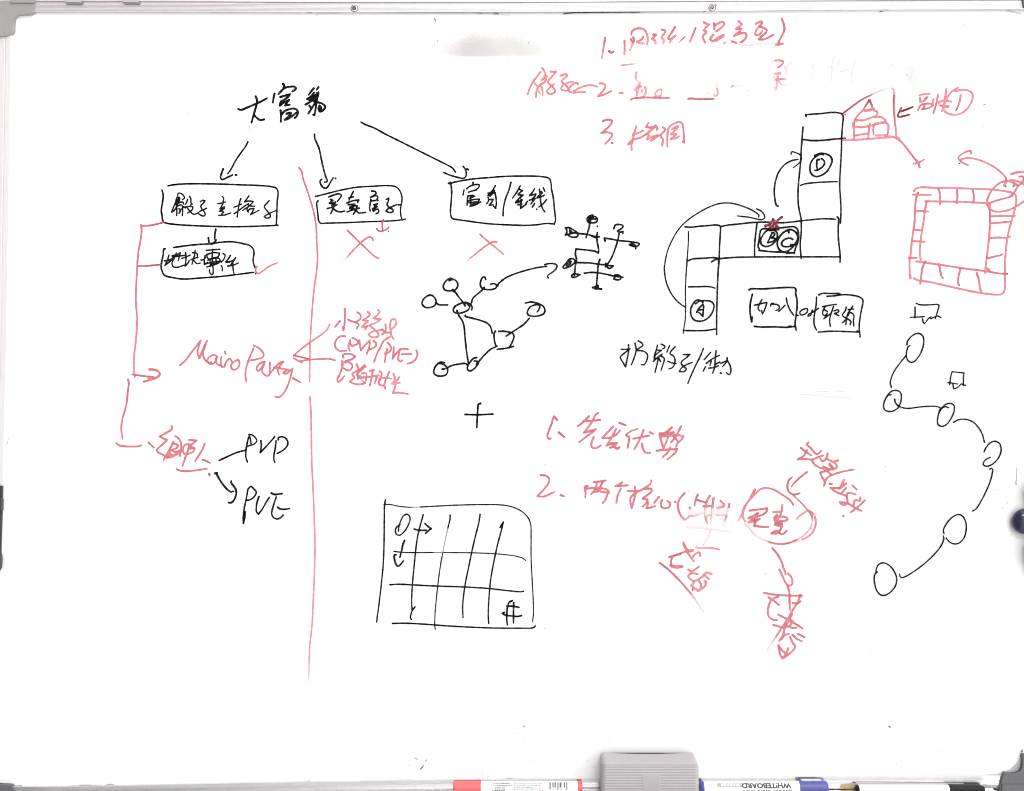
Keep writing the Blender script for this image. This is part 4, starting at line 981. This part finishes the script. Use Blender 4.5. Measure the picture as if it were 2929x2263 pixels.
# --- red sketches at the right
draw("house_sketch", "red sketch of a tiered roof house under a slanting line", 'r', [(tJ, """
295 1185 400 1105 500 1035 600 985|1.7>1.15|5; 600 985 690 945 770 920|.7>.3|4; 815 920 832 945 832 1000|.5>.7; 832 1000 828 1060 830 1150 840 1270 850 1350|1.25>1; 850 1350 855 1420|.8; 300 1458 450 1455 600 1445 750 1432 830 1428|.8|6; 755 1425 795 1420|.8|6; 860 1428 885 1440|.8|6; 321 1196 324 1197|1.6|4;
575 1042 550 1080 500 1155|1.5>1.1|5; 575 1042 595 1085 608 1128|1.5>1.1; 568 1045 582 1045|1.5; 505 1150 560 1145 625 1130|.95; 535 1155 590 1148|.9|7; 500 1155 460 1195 420 1248|.95; 620 1150 655 1162 660 1180 632 1215|.9; 420 1248 455 1252 500 1255 560 1238 620 1215|.95|5.6; 620 1215 700 1222 740 1250 745 1275|.9; 450 1255 420 1268 407 1300 415 1360 412 1450|.9; 408 1285 412 1305|1|7;
420 1320 500 1325 570 1312 640 1298|.9; 640 1290 740 1272|.85|8; 745 1275 770 1300 772 1350 760 1420|.9; 578 1285 570 1350 562 1440|.9; 625 1295 615 1350 620 1400|.9; 420 1415 490 1400 560 1390|.9; 640 1412 760 1405|.8""")], board, 5.2)
draw("drawn_arrow", "red line running down from the house to a small cross stroke", 'r', [(tJ, "830 1428 880 1455 940 1515 990 1580 1060 1670|.85>1.1"), (tK, "1060 210 1085 245 1098 290|1; 1035 250 1090 235 1142 208|.9")], board, 5.4)
draw("drawn_arrow", "dark red left-pointing arrow beside the house sketch", 'r', [(tJ, "905 1125 885 1165 870 1205 880 1218 930 1210 990 1195|1.5>2.1; 890 1165 950 1145 1025 1115|1.7>2.3")], board, 5.4)
draw("handwriting", "red characters ending in a circled 1", 'r', [(tJ, """
1098 992 1140 982 1200 976|.85; 1100 1020 1110 1060|.95; 1178 1012 1145 1050 1100 1062|.9; 1165 1020 1150 1035||7; 1080 1145 1110 1095 1150 1082 1200 1080 1235 1085|1.05; 1148 1102 1140 1125 1120 1140 1190 1125 1235 1100|1.05; 1240 1035 1230 1100|.9; 1290 985 1275 1060 1260 1120 1240 1180|.9>1.1; 1375 925 1365 1010 1350 1090 1330 1160|.8; 1300 1060 1360 1045 1425 1060|.8; 1310 1100 1400 1105|.95; 1390 1010 1350 1040 1295 1080|.75; 1370 1115 1392 1118; #1350 1010 1392 1000 1385 1050 1350 1050;
1495 915 1450 940 1400 990 1370 1050 1345 1120 1365 1165 1420 1190 1480 1195 1550 1170 1610 1110 1645 1040 1648 980 1610 945 1550 935 1465 950|.8>.9; 1525 990 1515 1050 1495 1110 1475 1150|.8>1.2""")], board, 5.2)
draw("board_sketch", "red sketch of a square game track with ruled cells", 'r', [(tK, """
1040 535 1055 510 1110 495 1250 500 1400 500 1600 508 1850 518 1980 535 2070 555 2100 585 2103 640 2098 690|.9; 1080 550 1060 620 1048 740 1045 850 1030 960 1015 1070 1005 1180 993 1260 993 1350 998 1445|1.1>.8; 1000 1400 1004 1440|.85; 1035 1440 1080 1462 1200 1480 1400 1525 1600 1570 1750 1597 1900 1612 1955 1605 1982 1560 1985 1400 1988 1250 2000 1100 2025 950 2060 830 2090 720|.85;
1155 640 1300 642 1500 645 1650 652 1770 658 1810 662|.9; 1170 650 1155 720 1140 840 1120 960 1105 1080 1100 1170 1108 1250|1>.8; 1060 1265 1200 1285 1400 1315 1600 1345 1800 1370 1900 1388 2010 1397|.85>1.1; 1825 680 1830 780 1828 900 1820 1020 1805 1150 1790 1270 1780 1390|1.05>.8;
1290 505 1308 560 1312 675|.9; 1487 525 1490 600 1483 662|1; 1650 525 1662 590 1655 655|1; 1025 570 1120 572 1215 575|.85; 1055 745 1120 742 1190 748|.95; 1040 935 1100 943|1; 1015 1055 1100 1058 1150 1063|.95; 985 1230 1065 1230|1; 1160 1265 1130 1320 1115 1410 1103 1500|1.15>.9; 1298 1290 1310 1350 1325 1420 1340 1442|1; 1520 1350 1503 1420 1497 1480 1508 1515|1; 1690 1388 1710 1440 1725 1540 1745 1597|1.1>.8; 1840 797 1950 793 2090 793|.95; 1840 870 1940 862 2050 850|1; 1830 1022 1920 1018 2010 1020 2040 1008|.95; 1800 1235 1880 1215 1940 1202 1960 1190|1; 1805 1340 1825 1358|1""")], board, 5.2)
draw("drawn_ellipse", "red ellipse with small marks circling the track's corner", 'r', [(tK, """
2110 470 2060 440 2000 430 1940 445 1870 500 1820 575 1798 650 1815 705 1860 740 1930 748 2020 732 2110 690 2190 635|.95; 2000 430 2060 420 2140 440 2195 470|.9; 1978 478 1982 460 2000 445|.9; 1990 478 1992 488|1.2; 2075 478 2076 488|1.2; 1815 662 1900 632 1980 610 2040 595|1; 2035 590 2060 585|.95|7; 2055 575 2085 540 2125 480 2160 450 2182 400 2170 382 2132 385|1.05; 2050 358 2100 342 2195 332|.95|6.4; 1800 650 1825 715|.9|7""")], board, 5.2)
draw("drawn_arrow", "red curved arrow leaping back from the ellipse", 'r', [(tK, "1635 145 1630 118 1590 122 1535 150 1500 190 1520 220 1555 245 1605 265|1; 1520 205 1600 190 1700 205 1800 245 1890 295 1960 355 1995 395 2000 430|.85>1")], board, 4.6)
dots = "1506 247 1512 248"
# --- chain of ovals
chain = holder("chain_sketch", "black chain of ovals joined by curved lines")
for tile_, txt_ in [(tR, """
790 815 720 900 650 1000 615 1080 605 1140 618 1192; 655 1328 665 1370 700 1408 760 1432 830 1437 920 1425 1020 1415 1150 1415 1190 1428; 1350 1602 1400 1575 1460 1565 1530 1575 1590 1605 1640 1655 1655 1676"""),
 (tR2, "1293 -2 1320 35 1345 90 1355 135 1362 148; 1408 400 1420 390 1435 400 1430 450 1410 520 1370 615 1320 710 1280 770 1245 792; 975 1023 978 1055 950 1120 890 1195 800 1280 700 1355 620 1403 585 1413 568 1400 566 1380")]:
    for st_ in txt_.split(';'): draw("drawn_line", None, 'k', [(tile_, st_)], chain, 3.9)
for st in ((tR, "800 685 805 650 850 590 900 558 945 553 985 580 1000 630 990 710 960 790 920 850 880 888 845 893 810 870 795 820 800 750 815 710 835 695"),
           (tR, "612 1278 580 1283 545 1330 525 1400 535 1450 575 1472 630 1470 690 1435 725 1370 735 1300 720 1245 670 1225 620 1235 570 1285 540 1340"),
           (tR, "1292 1430 1250 1418 1210 1440 1175 1500 1162 1570 1165 1620 1190 1645 1230 1648 1280 1615 1330 1540 1360 1455 1355 1400 1310 1378 1260 1390 1210 1430 1180 1462"),
           (tR2, "1355 238 1375 195 1410 155 1455 138 1500 160 1515 215 1500 275 1460 330 1410 365 1365 370 1347 350 1365 315 1412 288"),
           (tR2, "980 1000 975 970 1000 915 1050 855 1110 823 1155 840 1185 900 1188 970 1165 1045 1120 1090 1080 1098 1035 1082 1000 1042"),
           (tR2, "358 1360 338 1375 328 1410 335 1480 355 1540 390 1575 430 1578 490 1540 530 1480 538 1420 515 1355 470 1300 415 1275 370 1290 347 1335 345 1372")):
    draw("drawn_oval", None, 'k', [st], chain, 4.0)
draw("drawn_square", "small open black square above the first oval", 'k', [(tR, "908 195 950 213 1020 217 1100 213 1160 210 1178 220 1165 280 1150 330 1135 378; 895 240 897 300 893 368||4.6; 840 363 920 360 1005 355; 985 380 990 415 1005 438 1018 425; 1030 408 1050 380 1085 357; 1083 380 1130 357 1165 348 1200 367")], board, 3.8)
draw("drawn_square", "small black square with a zigzag foot beside the chain", 'k', [(tR, "1285 1132 1340 1140 1400 1150; 1305 1155 1315 1080 1332 1005; 1332 1005 1400 1012 1472 1018; 1472 1018 1468 1090 1468 1170; 1492 1165 1470 1162 1445 1148 1400 1190 1352 1208 1343 1150")], board, 3.6)

# --- red list at the lower right
draw("handwriting", "red numbered line of four characters below the squares", 'r', [(tP, """
345 225 310 185 298 210 285 260 255 335 240 395 258 422 275 415|1.05; 358 352 415 400|1.15; 672 185 620 240 555 288|1.1; 615 235 700 232 790 222|1.05|6; 770 150 745 165 700 250 620 355|.95; 618 355 680 338 745 318 715 345 640 400 570 455|1; 722 402 700 460 700 500 725 518 760 510 795 488|.95;
925 290 870 350 810 410 880 410 950 380 1000 330|1; 955 315 900 420 855 490|.95; 855 490 920 465 965 462 935 500 890 512|1; 905 465 940 505 965 522 990 508|1.1|6.6; 990 252 1055 278|1.1; 1180 315 1110 340 1055 378|1>1.1|4.4; 1065 390 1090 400 1075 515|1.05; 1135 418 1220 400 1300 385|1.05; 1240 328 1215 400 1145 528|.95; 1225 470 1235 520 1265 565 1310 563|1; 1305 350 1340 367|1.05;
1535 300 1480 350 1410 375|1.05|7; 1410 365 1480 365 1555 352|1.1|7; 1410 398 1500 388 1600 380 1658 395 1630 435 1590 470 1582 500|.95; 1415 400 1430 460 1448 512 1480 450 1500 385 1510 320|.95; 1632 290 1600 350 1560 420 1525 455|1; 1560 400 1605 450|.95; 1375 543 1450 535 1590 525 1575 560 1530 600 1490 632|1.1>.95; 1520 510 1495 560 1440 608|1""")], board, 5.6)
draw("handwriting", "red second numbered line, its bracket smudged at the end", 'r', [(tP, """
170 797 230 805 262 840 245 890 200 950 135 1015 200 1020 310 972|1.1>.95; 378 1005 415 1017|1|6.5; 720 870 790 862 850 852|1.05; 660 910 630 920 638 980 635 1030|1; 640 940 720 930 820 935 875 960 860 1010 840 1060 815 1088|.95; 755 880 740 940 695 998|1; 815 870 790 920 760 975|1; 740 940 800 970 885 977|.95; 730 970 800 935|.95|7.5;
1022 870 985 895 945 912|1; 950 912 1080 903|1; 1005 940 975 1000 958 1085|.95; 1078 962 1150 965 1220 955|1.05; 1150 920 1158 980 1140 1060 1118 1140 1102 1060 1110 1025 1190 965 1260 925 1310 890 1322 850|.95; 1250 940 1325 942 1325 965 1230 1042 1285 1050 1270 1085 1232 1122|1; 1270 1140 1310 1135 1360 1120|.95; 1290 1080 1275 1140|1; #1160 950 1215 950 1160 995;
1400 1025 1375 1055 1352 1085|.95|6.2; 1435 1055 1420 1090 1430 1130 1470 1142 1510 1125 1517 1085|1; 1490 1065 1510 1080|1; 1570 1076 1574 1080|1.2; 1668 985 1620 1040 1600 1100 1605 1160 1630 1220|1.15>.9; 1630 1220 1670 1260 1710 1235|.8>.7; 1805 1000 1785 1050 1772 1110|1.2>.9; 1800 1055 1880 1080|1.1; 1930 1010 1900 1070 1885 1150|1.1>.8; 1865 1120 1940 1118|.95; 1970 1035 1962 1100 1958 1150|.95>.8|6.5; 2040 1062 2080 1105 2078 1118 2010 1138|1.05>.7; 2135 1095 2125 1150|1.1>.75; 1722 1135 1728 1150|1.1>.5|6;
1715 1222 1770 1220 1820 1205|.7>.4|4; 1820 1205 1875 1180|.3>.15|3; 1890 1225 1892 1260 1905 1295|.8>.6|5.6; 1945 1240 1940 1310|.45>.15|4; 1880 1220 1955 1210|.6|3; 2000 1213 2100 1214|.5|3; 2108 1218 2085 1280|.85>.6|5.6; 2085 1280 2070 1330|.15|4; 1892 1150 1888 1215|.2|6; 1962 1150 1955 1240|.22|5; 2125 1150 2110 1215|.2|5;
""")], board, 5.4)
draw("wiped_mark", "pale cross and pink dash left under the smudged bracket", 'r', [(tP, """1690 1338 1800 1342 2000 1365 2130 1382|.14>.08|6; 1950 1360 1900 1470 1870 1520|.13|6; 1862 1522 1866 1524|.5|3; 1790 1550 1840 1556 1900 1555 1980 1560 2030 1572|.6>.85|5; 1778 1545 1800 1530 1822 1505|.35>.15|4""")], board, 5.4)
bb = draw("drawn_bubble", "red bubble outlined twice round two characters", 'r', [(tQ, """
995 930 965 860 970 780 1010 720 1085 640 1140 585 1200 567 1280 582 1380 640 1460 700 1490 742|.75>1.1; 1490 645 1560 710 1640 800 1685 870 1690 930|.9>1.2|4; 1690 930 1660 990 1600 1060 1520 1110|.65>.6|4; 1520 1110 1430 1142 1340 1150 1260 1135 1220 1120|1.2>1; 1220 1120 1180 1104|.5>.3; 1180 1104 1100 1050 1040 980 995 930|.1>.14|7; 1650 800 1690 830 1718 880 1722 950 1690 1030 1640 1075 1580 1105|1>.75; 1450 1150 1520 1128 1560 1112|.3|4; 1525 890 1570 845 1630 808|.7>.8; 1700 850 1680 1000|.3|4; 1090 585 1050 660|.95|7; 1050 660 1000 740 965 830|.9|4.6; 950 850 918 912|.8>.4|6""")], board, 5.0)
draw("handwriting", "red characters inside the bubble", 'r', [(tQ, """
1035 802 1130 790 1218 778 1212 810 1180 840 1130 860|1>1.1; 1125 830 1022 880 1095 885 1025 925 1100 905|.95; 1140 888 1085 920|1.1; 1110 830 1102 900 1082 960 1150 970 1230 972|1.05; 1105 840 1095 900||8; 1375 745 1370 800 1355 850|.95; 1280 818 1345 812|.95; 1320 845 1290 880 1340 865 1420 875 1430 895 1400 910 1300 912|.95; #1285 865 1350 865 1340 900 1370 912 1300 925 1285 905; 1372 915 1300 945 1335 957 1372 942 1360 990 1325 1035 1290 1040 1262 1038|1.05|6.5; 1265 1035 1320 1012 1350 1040 1380 1048 1422 1010|1.1""")], bb, 5.6)
draw("drawn_arrow", "red hooked arrow pointing into the bubble", 'r', [(tQ, "1630 402 1550 465 1500 515 1470 552|1.2>1; 1475 455 1440 490 1428 550 1440 600 1480 632 1520 632 1555 622|1.05>1.2")], board, 5.2)
draw("handwriting", "slanting red characters at the right of the bubble", 'r', [(tQ, """
1648 92 1630 112 1670 150 1735 215 1780 180|1.1; 1568 148 1620 190 1675 228|1.1; 1630 175 1600 230 1535 268 1620 265 1685 270 1750 245 1798 228|1; 1680 275 1710 320 1760 355 1790 365|1.05; 1845 205 1840 245 1795 290 1770 262|1.05; 1835 262 1890 290 1930 315 1945 345 1935 360 1880 375 1800 340 1805 362 1840 392 1890 430|.95; 1955 280 1915 290|.9|6.5; 1865 318 1905 360||6.5; 1890 362 1830 390 1768 405 1790 455 1818 505 1808 545|1.05; 1815 500 1850 455 1910 425 2010 395 2115 375|1.05; 1868 523 1890 524|1.1|6; 2105 540 2150 585|1;
2015 482 1995 530 1965 575|.95|6; 2038 520 1985 565|.95|6; #1950 572 2010 535 1985 580; 1965 568 1875 565 1930 605 2040 650|1.05; 2038 568 1990 622|1"""), (tR2, "75 655 75 625 100 620 155 635|.95; 75 650 80 715 5 705 40 735 80 720|.95; 80 715 150 760 208 788|1; 197 663 197 695 152 688 135 735|.95; 240 690 190 740 105 805|1; 38 835 42 838|1.2|5.5")], board, 5.2)
draw("handwriting", "slanting red characters over a long stroke, left of the bubble's tail", 'r', [(tS, """
345 262 375 320 400 345|.95; #335 290 345 265 378 310 398 340 375 345; 375 345 430 425 455 458|.95>.8; 445 340 430 352 380 352 300 380 195 412|.9>1.2; 310 382 240 405 218 450 222 500|1.1; 205 500 270 508 340 505|1|5; 225 512 280 522 335 516|.95|6; 435 422 470 380 505 362 520 372 516 402|.9; 405 345 440 345|.9|7;
508 512 430 560 393 540|.85>.95; 495 592 450 580 410 592 395 612 415 640 460 660 510 640 545 610|.85; 638 588 590 572 560 592 545 618|.8|6; 565 600 612 640|.8|5.6; 510 660 530 700 525 738|.85; 565 660 582 680 560 725 510 755|.85|6; 425 705 470 740 500 770|.8; 460 740 520 760|.75|6; 455 660 450 690|.85; 440 745 443 762|1.4|4;
95 470 180 535 280 630 370 730 430 800|1.2>.95; 430 800 490 880|.7>.35|5; 490 880 560 985|.35>.15|4.5""")], board, 5.2)
draw("handwriting", "red tail stroke and slanting scribble under the bubble", 'r', [(tQ, "1270 1192 1320 1250 1350 1300 1378 1358|1.25>.95; 1378 1375 1400 1430 1410 1465|.95; 1345 1415 1380 1490 1410 1555 1440 1582 1475 1572 1478 1520 1455 1475 1432 1455|.9"),
 (tS, """1430 722 1448 770 1450 870 1455 965|1.05>.9; 1180 783 1290 803 1430 812 1570 815|1.05; 1560 808 1575 815|1|7; 1230 830 1280 860 1340 912|1; 1330 825 1270 850 1240 900 1225 970 1235 1030 1270 1060 1320 1070|.95; 1560 820 1530 890 1480 970 1430 1060 1370 1150 1310 1240|1>.9; 1310 1240 1260 1315|.7>.4|4; 1260 1315 1220 1380|.3>.5|3; 1480 890 1540 890 1565 870|1>1.1; 1330 1010 1410 1050|.9>1; 1410 1050 1500 1100 1585 1155|1.1; 1280 1118 1360 1140|.95; 1472 1005 1440 1070 1400 1130|.95|8; 1480 1075 1455 1125 1410 1140|.95; 1440 1130 1480 1150 1522 1148|1; 1400 1140 1390 1200 1365 1255 1340 1285|.95; 1440 1212 1400 1225 1365 1270|.95;
#1430 1040 1475 1060 1430 1100 1400 1150 1365 1150 1400 1100; 1480 1222 1530 1265 1578 1288|1; 1540 1212 1605 1245|1.05|5.8; 1455 1240 1480 1300 1508 1345 1480 1390 1420 1440 1378 1465 1355 1430 1332 1325|.95; 1335 1328 1370 1380 1420 1420|.95; 1435 1362 1415 1420 1370 1465|.95""")], board, 5.2)

# --- scratches, specks, grime, and painted shade and reflections
for lab_, tile_, txt_ in (("faint grey scratch left of the chain, upper dash", tN, "1010 1380 1040 1382 1120 1384|.35|2.2"), ("faint grey scratch left of the chain, middle dash", tN, "1220 1378 1290 1382|.32|2.2"),
    ("faint grey scratch left of the chain, right dash", tN, "1430 1376 1495 1378|.28|2"), ("long faint grey scratch left of the chain", tN, "820 1407 1000 1420 1150 1435 1360 1452|.16>.2|2.8"),
    ("thin grey scratch near the right edge", tR2, "1660 385 1660 440 1657 500 1652 525 1657 545|.35>.7|2.2"), ("faint grey scratch under the title", tA, "985 500 995 525 1020 575|.18|2.6"),
    ("faint grey scratch under the tiny red arrow", tE, "840 1355 860 1372|.2|2.2; 815 1385 835 1388|.2|2"), ("tiny grey scratch above the left square box", tN, "280 72 305 58|.22|1.6")):
    draw("scratch_mark", lab_, 'g', [(tile_, txt_)], board, 2)
for st_ in """
0 105 33 100|.15|1.5; 33 98 33 190|.28|1.3; 103 35.4 230 35 420 35.5 600 35.5|.55|1.4; 600 36 700 36 860 36.4|.55|1.4; 880 36.6 893 37|1.3|2.2; 905 37.5 960 38 985 37|.45|2; 985 36.6 1090 37 1200 37.4 1300 37|.8|1.6; 1300 37 1355 37 1380 39|.9|2; 1380 39 1420 42 1460 44.5|.25|1.6; 1412 37.5 1426 41|.8|3; 1300 37 1480 36.6|.45|1.2; 1480 36.6 1640 36.4|.4|1.2; 1612 40.5 1640 37.5 1700 36.5 1830 35.6|1.6|3; 1830 35.6 1900 34.5 2008 33|.7|1.4; 2012 33.2 2017 33.4|2|2.6; 2040 32.6 2200 31 2329 29.2|.5|1.2; 2360 29 2405 28.8|.9|1.8; 2405 28.8 2530 28.3|.55|1.2; 2531 29 2540 28.6|1.5|2.2; 2516 34.8 2524 33|1.5|2.2; 2540 28 2700 27.6 2880 27.4|.5|1.4; 2880 31 2905 36 2920 40|.35|3; 1242 54 1246 58 1247 62|1.2|2.4; 1247 65 1247 66|.6|1.6""".split(";"):
    draw("grime_shade_line", None, "g", [(t1, st_)], board, 2)  # top rail edge: ink smears and the gap's shadow painted as lines
for st_ in """
0 2239.5 14 2242 30 2246.5 62 2249.2|1.6|3.4; 40 2249.4 62 2248.2|1.6|4.4; 62 2249 120 2249 200 2247.5 290 2245.5|.75|1.7; 230 2245.6 262 2245.2|.8|2.2; 300 2246 317 2243 330 2245.5|.7|2; 330 2246 480 2242.6 600 2240 790 2236.6|.7|1.6; 790 2236.6 872 2235.4 886 2233|.9|1.8; 880 2236 1020 2233.4|.6|1.5; 1030 2233 1090 2232|.3|1.2; 1110 2231 1180 2229.5|.3|1.2; 1290 2228.4 1360 2228.6|.35|1.8; 1345 2229 1372 2227.5|.5|2; 1398 2227.6 1406 2227.6|.5|1.5; 1418 2227.2 1440 2226.8|.25|1.4; 1449 2226.8 1465 2226|.9|1.8; 1465 2226.4 1492 2226.4|.4|1.4; 1660 2226 1720 2225|.2|1.2; 2060 2232.6 2100 2233|.4|1.6; 2415 2220.4 2500 2220.4|.25|1.2; 2510 2220.6 2600 2220.2|.3|1.2; 2635 2219.6 2710 2219.2|.5|1.6; 2800 2217.6 2840 2217.4 2872 2214|.6|1.6; 2840 2217 2876 2211|.4|3""".split(";"):
    draw("grime_shade_line", None, "g", [(t1, st_)], board, 2)  # bottom rail edge: grime, with the corner cap's shadow painted at the left
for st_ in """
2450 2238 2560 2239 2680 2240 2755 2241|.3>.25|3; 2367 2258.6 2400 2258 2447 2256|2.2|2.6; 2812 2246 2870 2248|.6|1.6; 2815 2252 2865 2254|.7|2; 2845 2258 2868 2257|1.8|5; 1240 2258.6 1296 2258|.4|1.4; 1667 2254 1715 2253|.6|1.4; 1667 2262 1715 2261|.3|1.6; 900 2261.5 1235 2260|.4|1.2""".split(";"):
    draw("grime_shade_line", None, "g", [(t1, st_)], board, 2, lift=.0055)  # first stroke paints the slim pen's reflection, others mark the rail's groove and grime
slab("tan_reflection", [(2405, 2246), (2412, 2243), (2449, 2240), (2449, 2275), (2405, 2275)], .0052, .0056, noisy("tan_reflection_tone", (.48, .37, .20), .6, scale=900, amt=.35), "tan reflection painted on the bottom rail beside the slim pen", board, 0)  # tan reflection in the rail, put into a thin coloured slab
fl = slab("red_fleck", z_([(524, 56), (533, 40), (549, 50), (540, 70)], 1900, 0, 3.64), .0058, .0064, mat("red_fleck_ink", (.55, .13, .16), .6)[0], "red ink fleck beside the right screw", board, .0001)
draw("red_spot", "tiny red spot at the left edge", 'r', [(t1, "7 1180 12 1181|.9|4; 8 1186 13 1188|.7|3")], board, 3.5)

rs = random.Random(11)
sp = Ink()
def speck(x, y, d=.7, w=2.2, dx=None, dy=None):
    dx = rs.uniform(-2.2, 2.2) if dx is None else dx
    dy = rs.uniform(-1.6, 1.6) if dy is None else dy
    sp.run([(x, y), (x + dx, y + dy)], w, w * .8, d, d, seed=rs.random() * 5)
for tile, pts in (((0, 0, S), "1529 205 .7 236 540 .7 192 590 .3 1163 561 .7 1971 1180 .8 1452 1375 .3 928 1457 .25 325 152 1 1590 193 .3 1737 215 .25 1702 348 .2 1775 337 .2 140 476 .45"),
                  (tA, "370 379 .6"), ((0, 1803, S), "62 544 .35 204 573 .3 280 655 .4 303 637 .4 438 460 .25 220 532 .25 1540 645 .25"),
                  ((600, 2000, 3.12), "384 218 .55 385 254 .25 445 101 .25 1634 448 .5 1818 521 .4 1777 591 .9 1930 545 1 990 466 .25 899 543 .25 2051 176 .35 1942 103 .2 1018 697 .25"),
                  ((1240, 2070, 5.46), "1066 47 .4 1326 49 .55 1288 147 .85 1437 161 .45 1421 221 .55 1400 266 .7 1409 314 .35 1183 370 .45 850 485 .7 1555 575 .9 1466 606 .3 768 794 .7 854 823 1.1"),
                  ((1640, 2070, 5.46), "1040 28 .3 828 193 .4 560 247 .4 702 215 .25 220 567 .3 327 672 .4"), ((2000, 2070, 5.46), "893 121 .3 1407 110 .35 1678 466 .6 1845 835 .5"),
                  ((2329, 1803, S), "581 231 .7 821 282 .35 922 393 .25 184 569 .3 356 737 .5 1420 1136 1.2 1315 1243 .8 523 1350 .5 857 1390 .7 898 1420 1 878 1430 .4 914 1461 .6 554 1456 .3 673 1325 .4 745 1367 .35 763 1366 .35 873 1304 .3 908 1090 .2 2086 783 .5 2078 604 .35"),
                  (tJ, "1560 262 1 817 674 .7 712 698 .4 454 1003 .6 964 785 .6 1533 1268 .8 1758 1317 1 1813 1304 .4 1785 1093 .8 2082 380 .7 2070 352 .5 2048 345 .4 1260 1205 .35 1403 1150 .4 200 880 .3 380 893 .4 1750 998 .3 1775 1033 .25"),
                  ((860, 0, S), "1422 429 .9 1470 419 .7 1371 490 .55 1390 473 .4 1318 563 .35 2150 637 1.5 152 178 .4 170 166 .3 1424 95 .5"),
                  (tI, "116 340 .9 105 1213 .7 1495 620 .5 1422 677 .3 1543 777 .4 1795 1630 .4 945 995 .2 1790 780 .3 1820 768 .25 2042 660 .4"),
                  (tE, "1272 886 .6 1424 33 .4"), (tG, "914 155 .4 1197 553 .5"), (tK, "1345 745 .6 1228 405 .5 1236 385 .4 1218 440 .35 1270 447 .25"),
                  (tP, "1709 963 1.6 209 685 .5 1958 670 .5 145 1424 .3 2015 762 .2 1160 935 .2"), (tQ, "648 305 .5 1197 1460 1.2 1415 600 .5 1398 562 .4 850 1115 .5 80 1487 .4 1790 110 .3"),
                  (tR2, "434 376 1 1458 590 .7 1568 715 1.3 1522 762 .7 1592 1062 .5 1605 1010 .35 1532 1112 .3"), (tH, "1849 1450 .9 1782 478 .25"),
                  ((0, 1250, 3.75), "831 354 .7 309 722 .35"), (tC, "1160 934 .35 1133 1035 .25 1828 40 .25"), (tF, "428 1335 .4")):
    nums = [float(q) for q in pts.split()]
    for i in range(0, len(nums), 3):
        speck(tile[0] + nums[i] / tile[2], tile[1] + nums[i + 1] / tile[2], nums[i + 2])
for x, y, d, w, dx, dy in ((2743.2, 468, 2, 3.4, 2.2, .4), (2542.5, 2077.5, 2.2, 4, 4, 2), (2921, 2149, 1.5, 4, 3, -4), (1188, 2168, .9, 2.6, 8, 4), (1204, 2199, 1.4, 3.4, 8, -10), (1218, 2177, 1, 2.6, 2, -5), (1498, 2079, 1, 3, 4, -5),
                           (2812, 301, .7, 2.6, 8, -3), (22, 1268, .5, 2, 4, -16), (17, 1269, .3, 2, 8, 0), (23, 1276, .4, 1.6, 2, -4), (1400, 2236, .5, 2, 70, -2)):
    sp.run([(x, y), (x + dx, y + dy)], w, w * .7, d, d * .8, seed=rs.random() * 5)
me = bpy.data.meshes.new("ink_specks"); me.from_pydata(sp.v, [], sp.f); me.update()
ca = me.color_attributes.new("ink", 'FLOAT_COLOR', 'POINT')
flat = []
for d_, e_ in sp.a: flat += [d_, e_, 0, 1]
ca.data.foreach_set("color", flat)
o = link("ink_specks", me, board, INK_GREY, "scattered grey ink specks")
o["kind"] = "stuff"
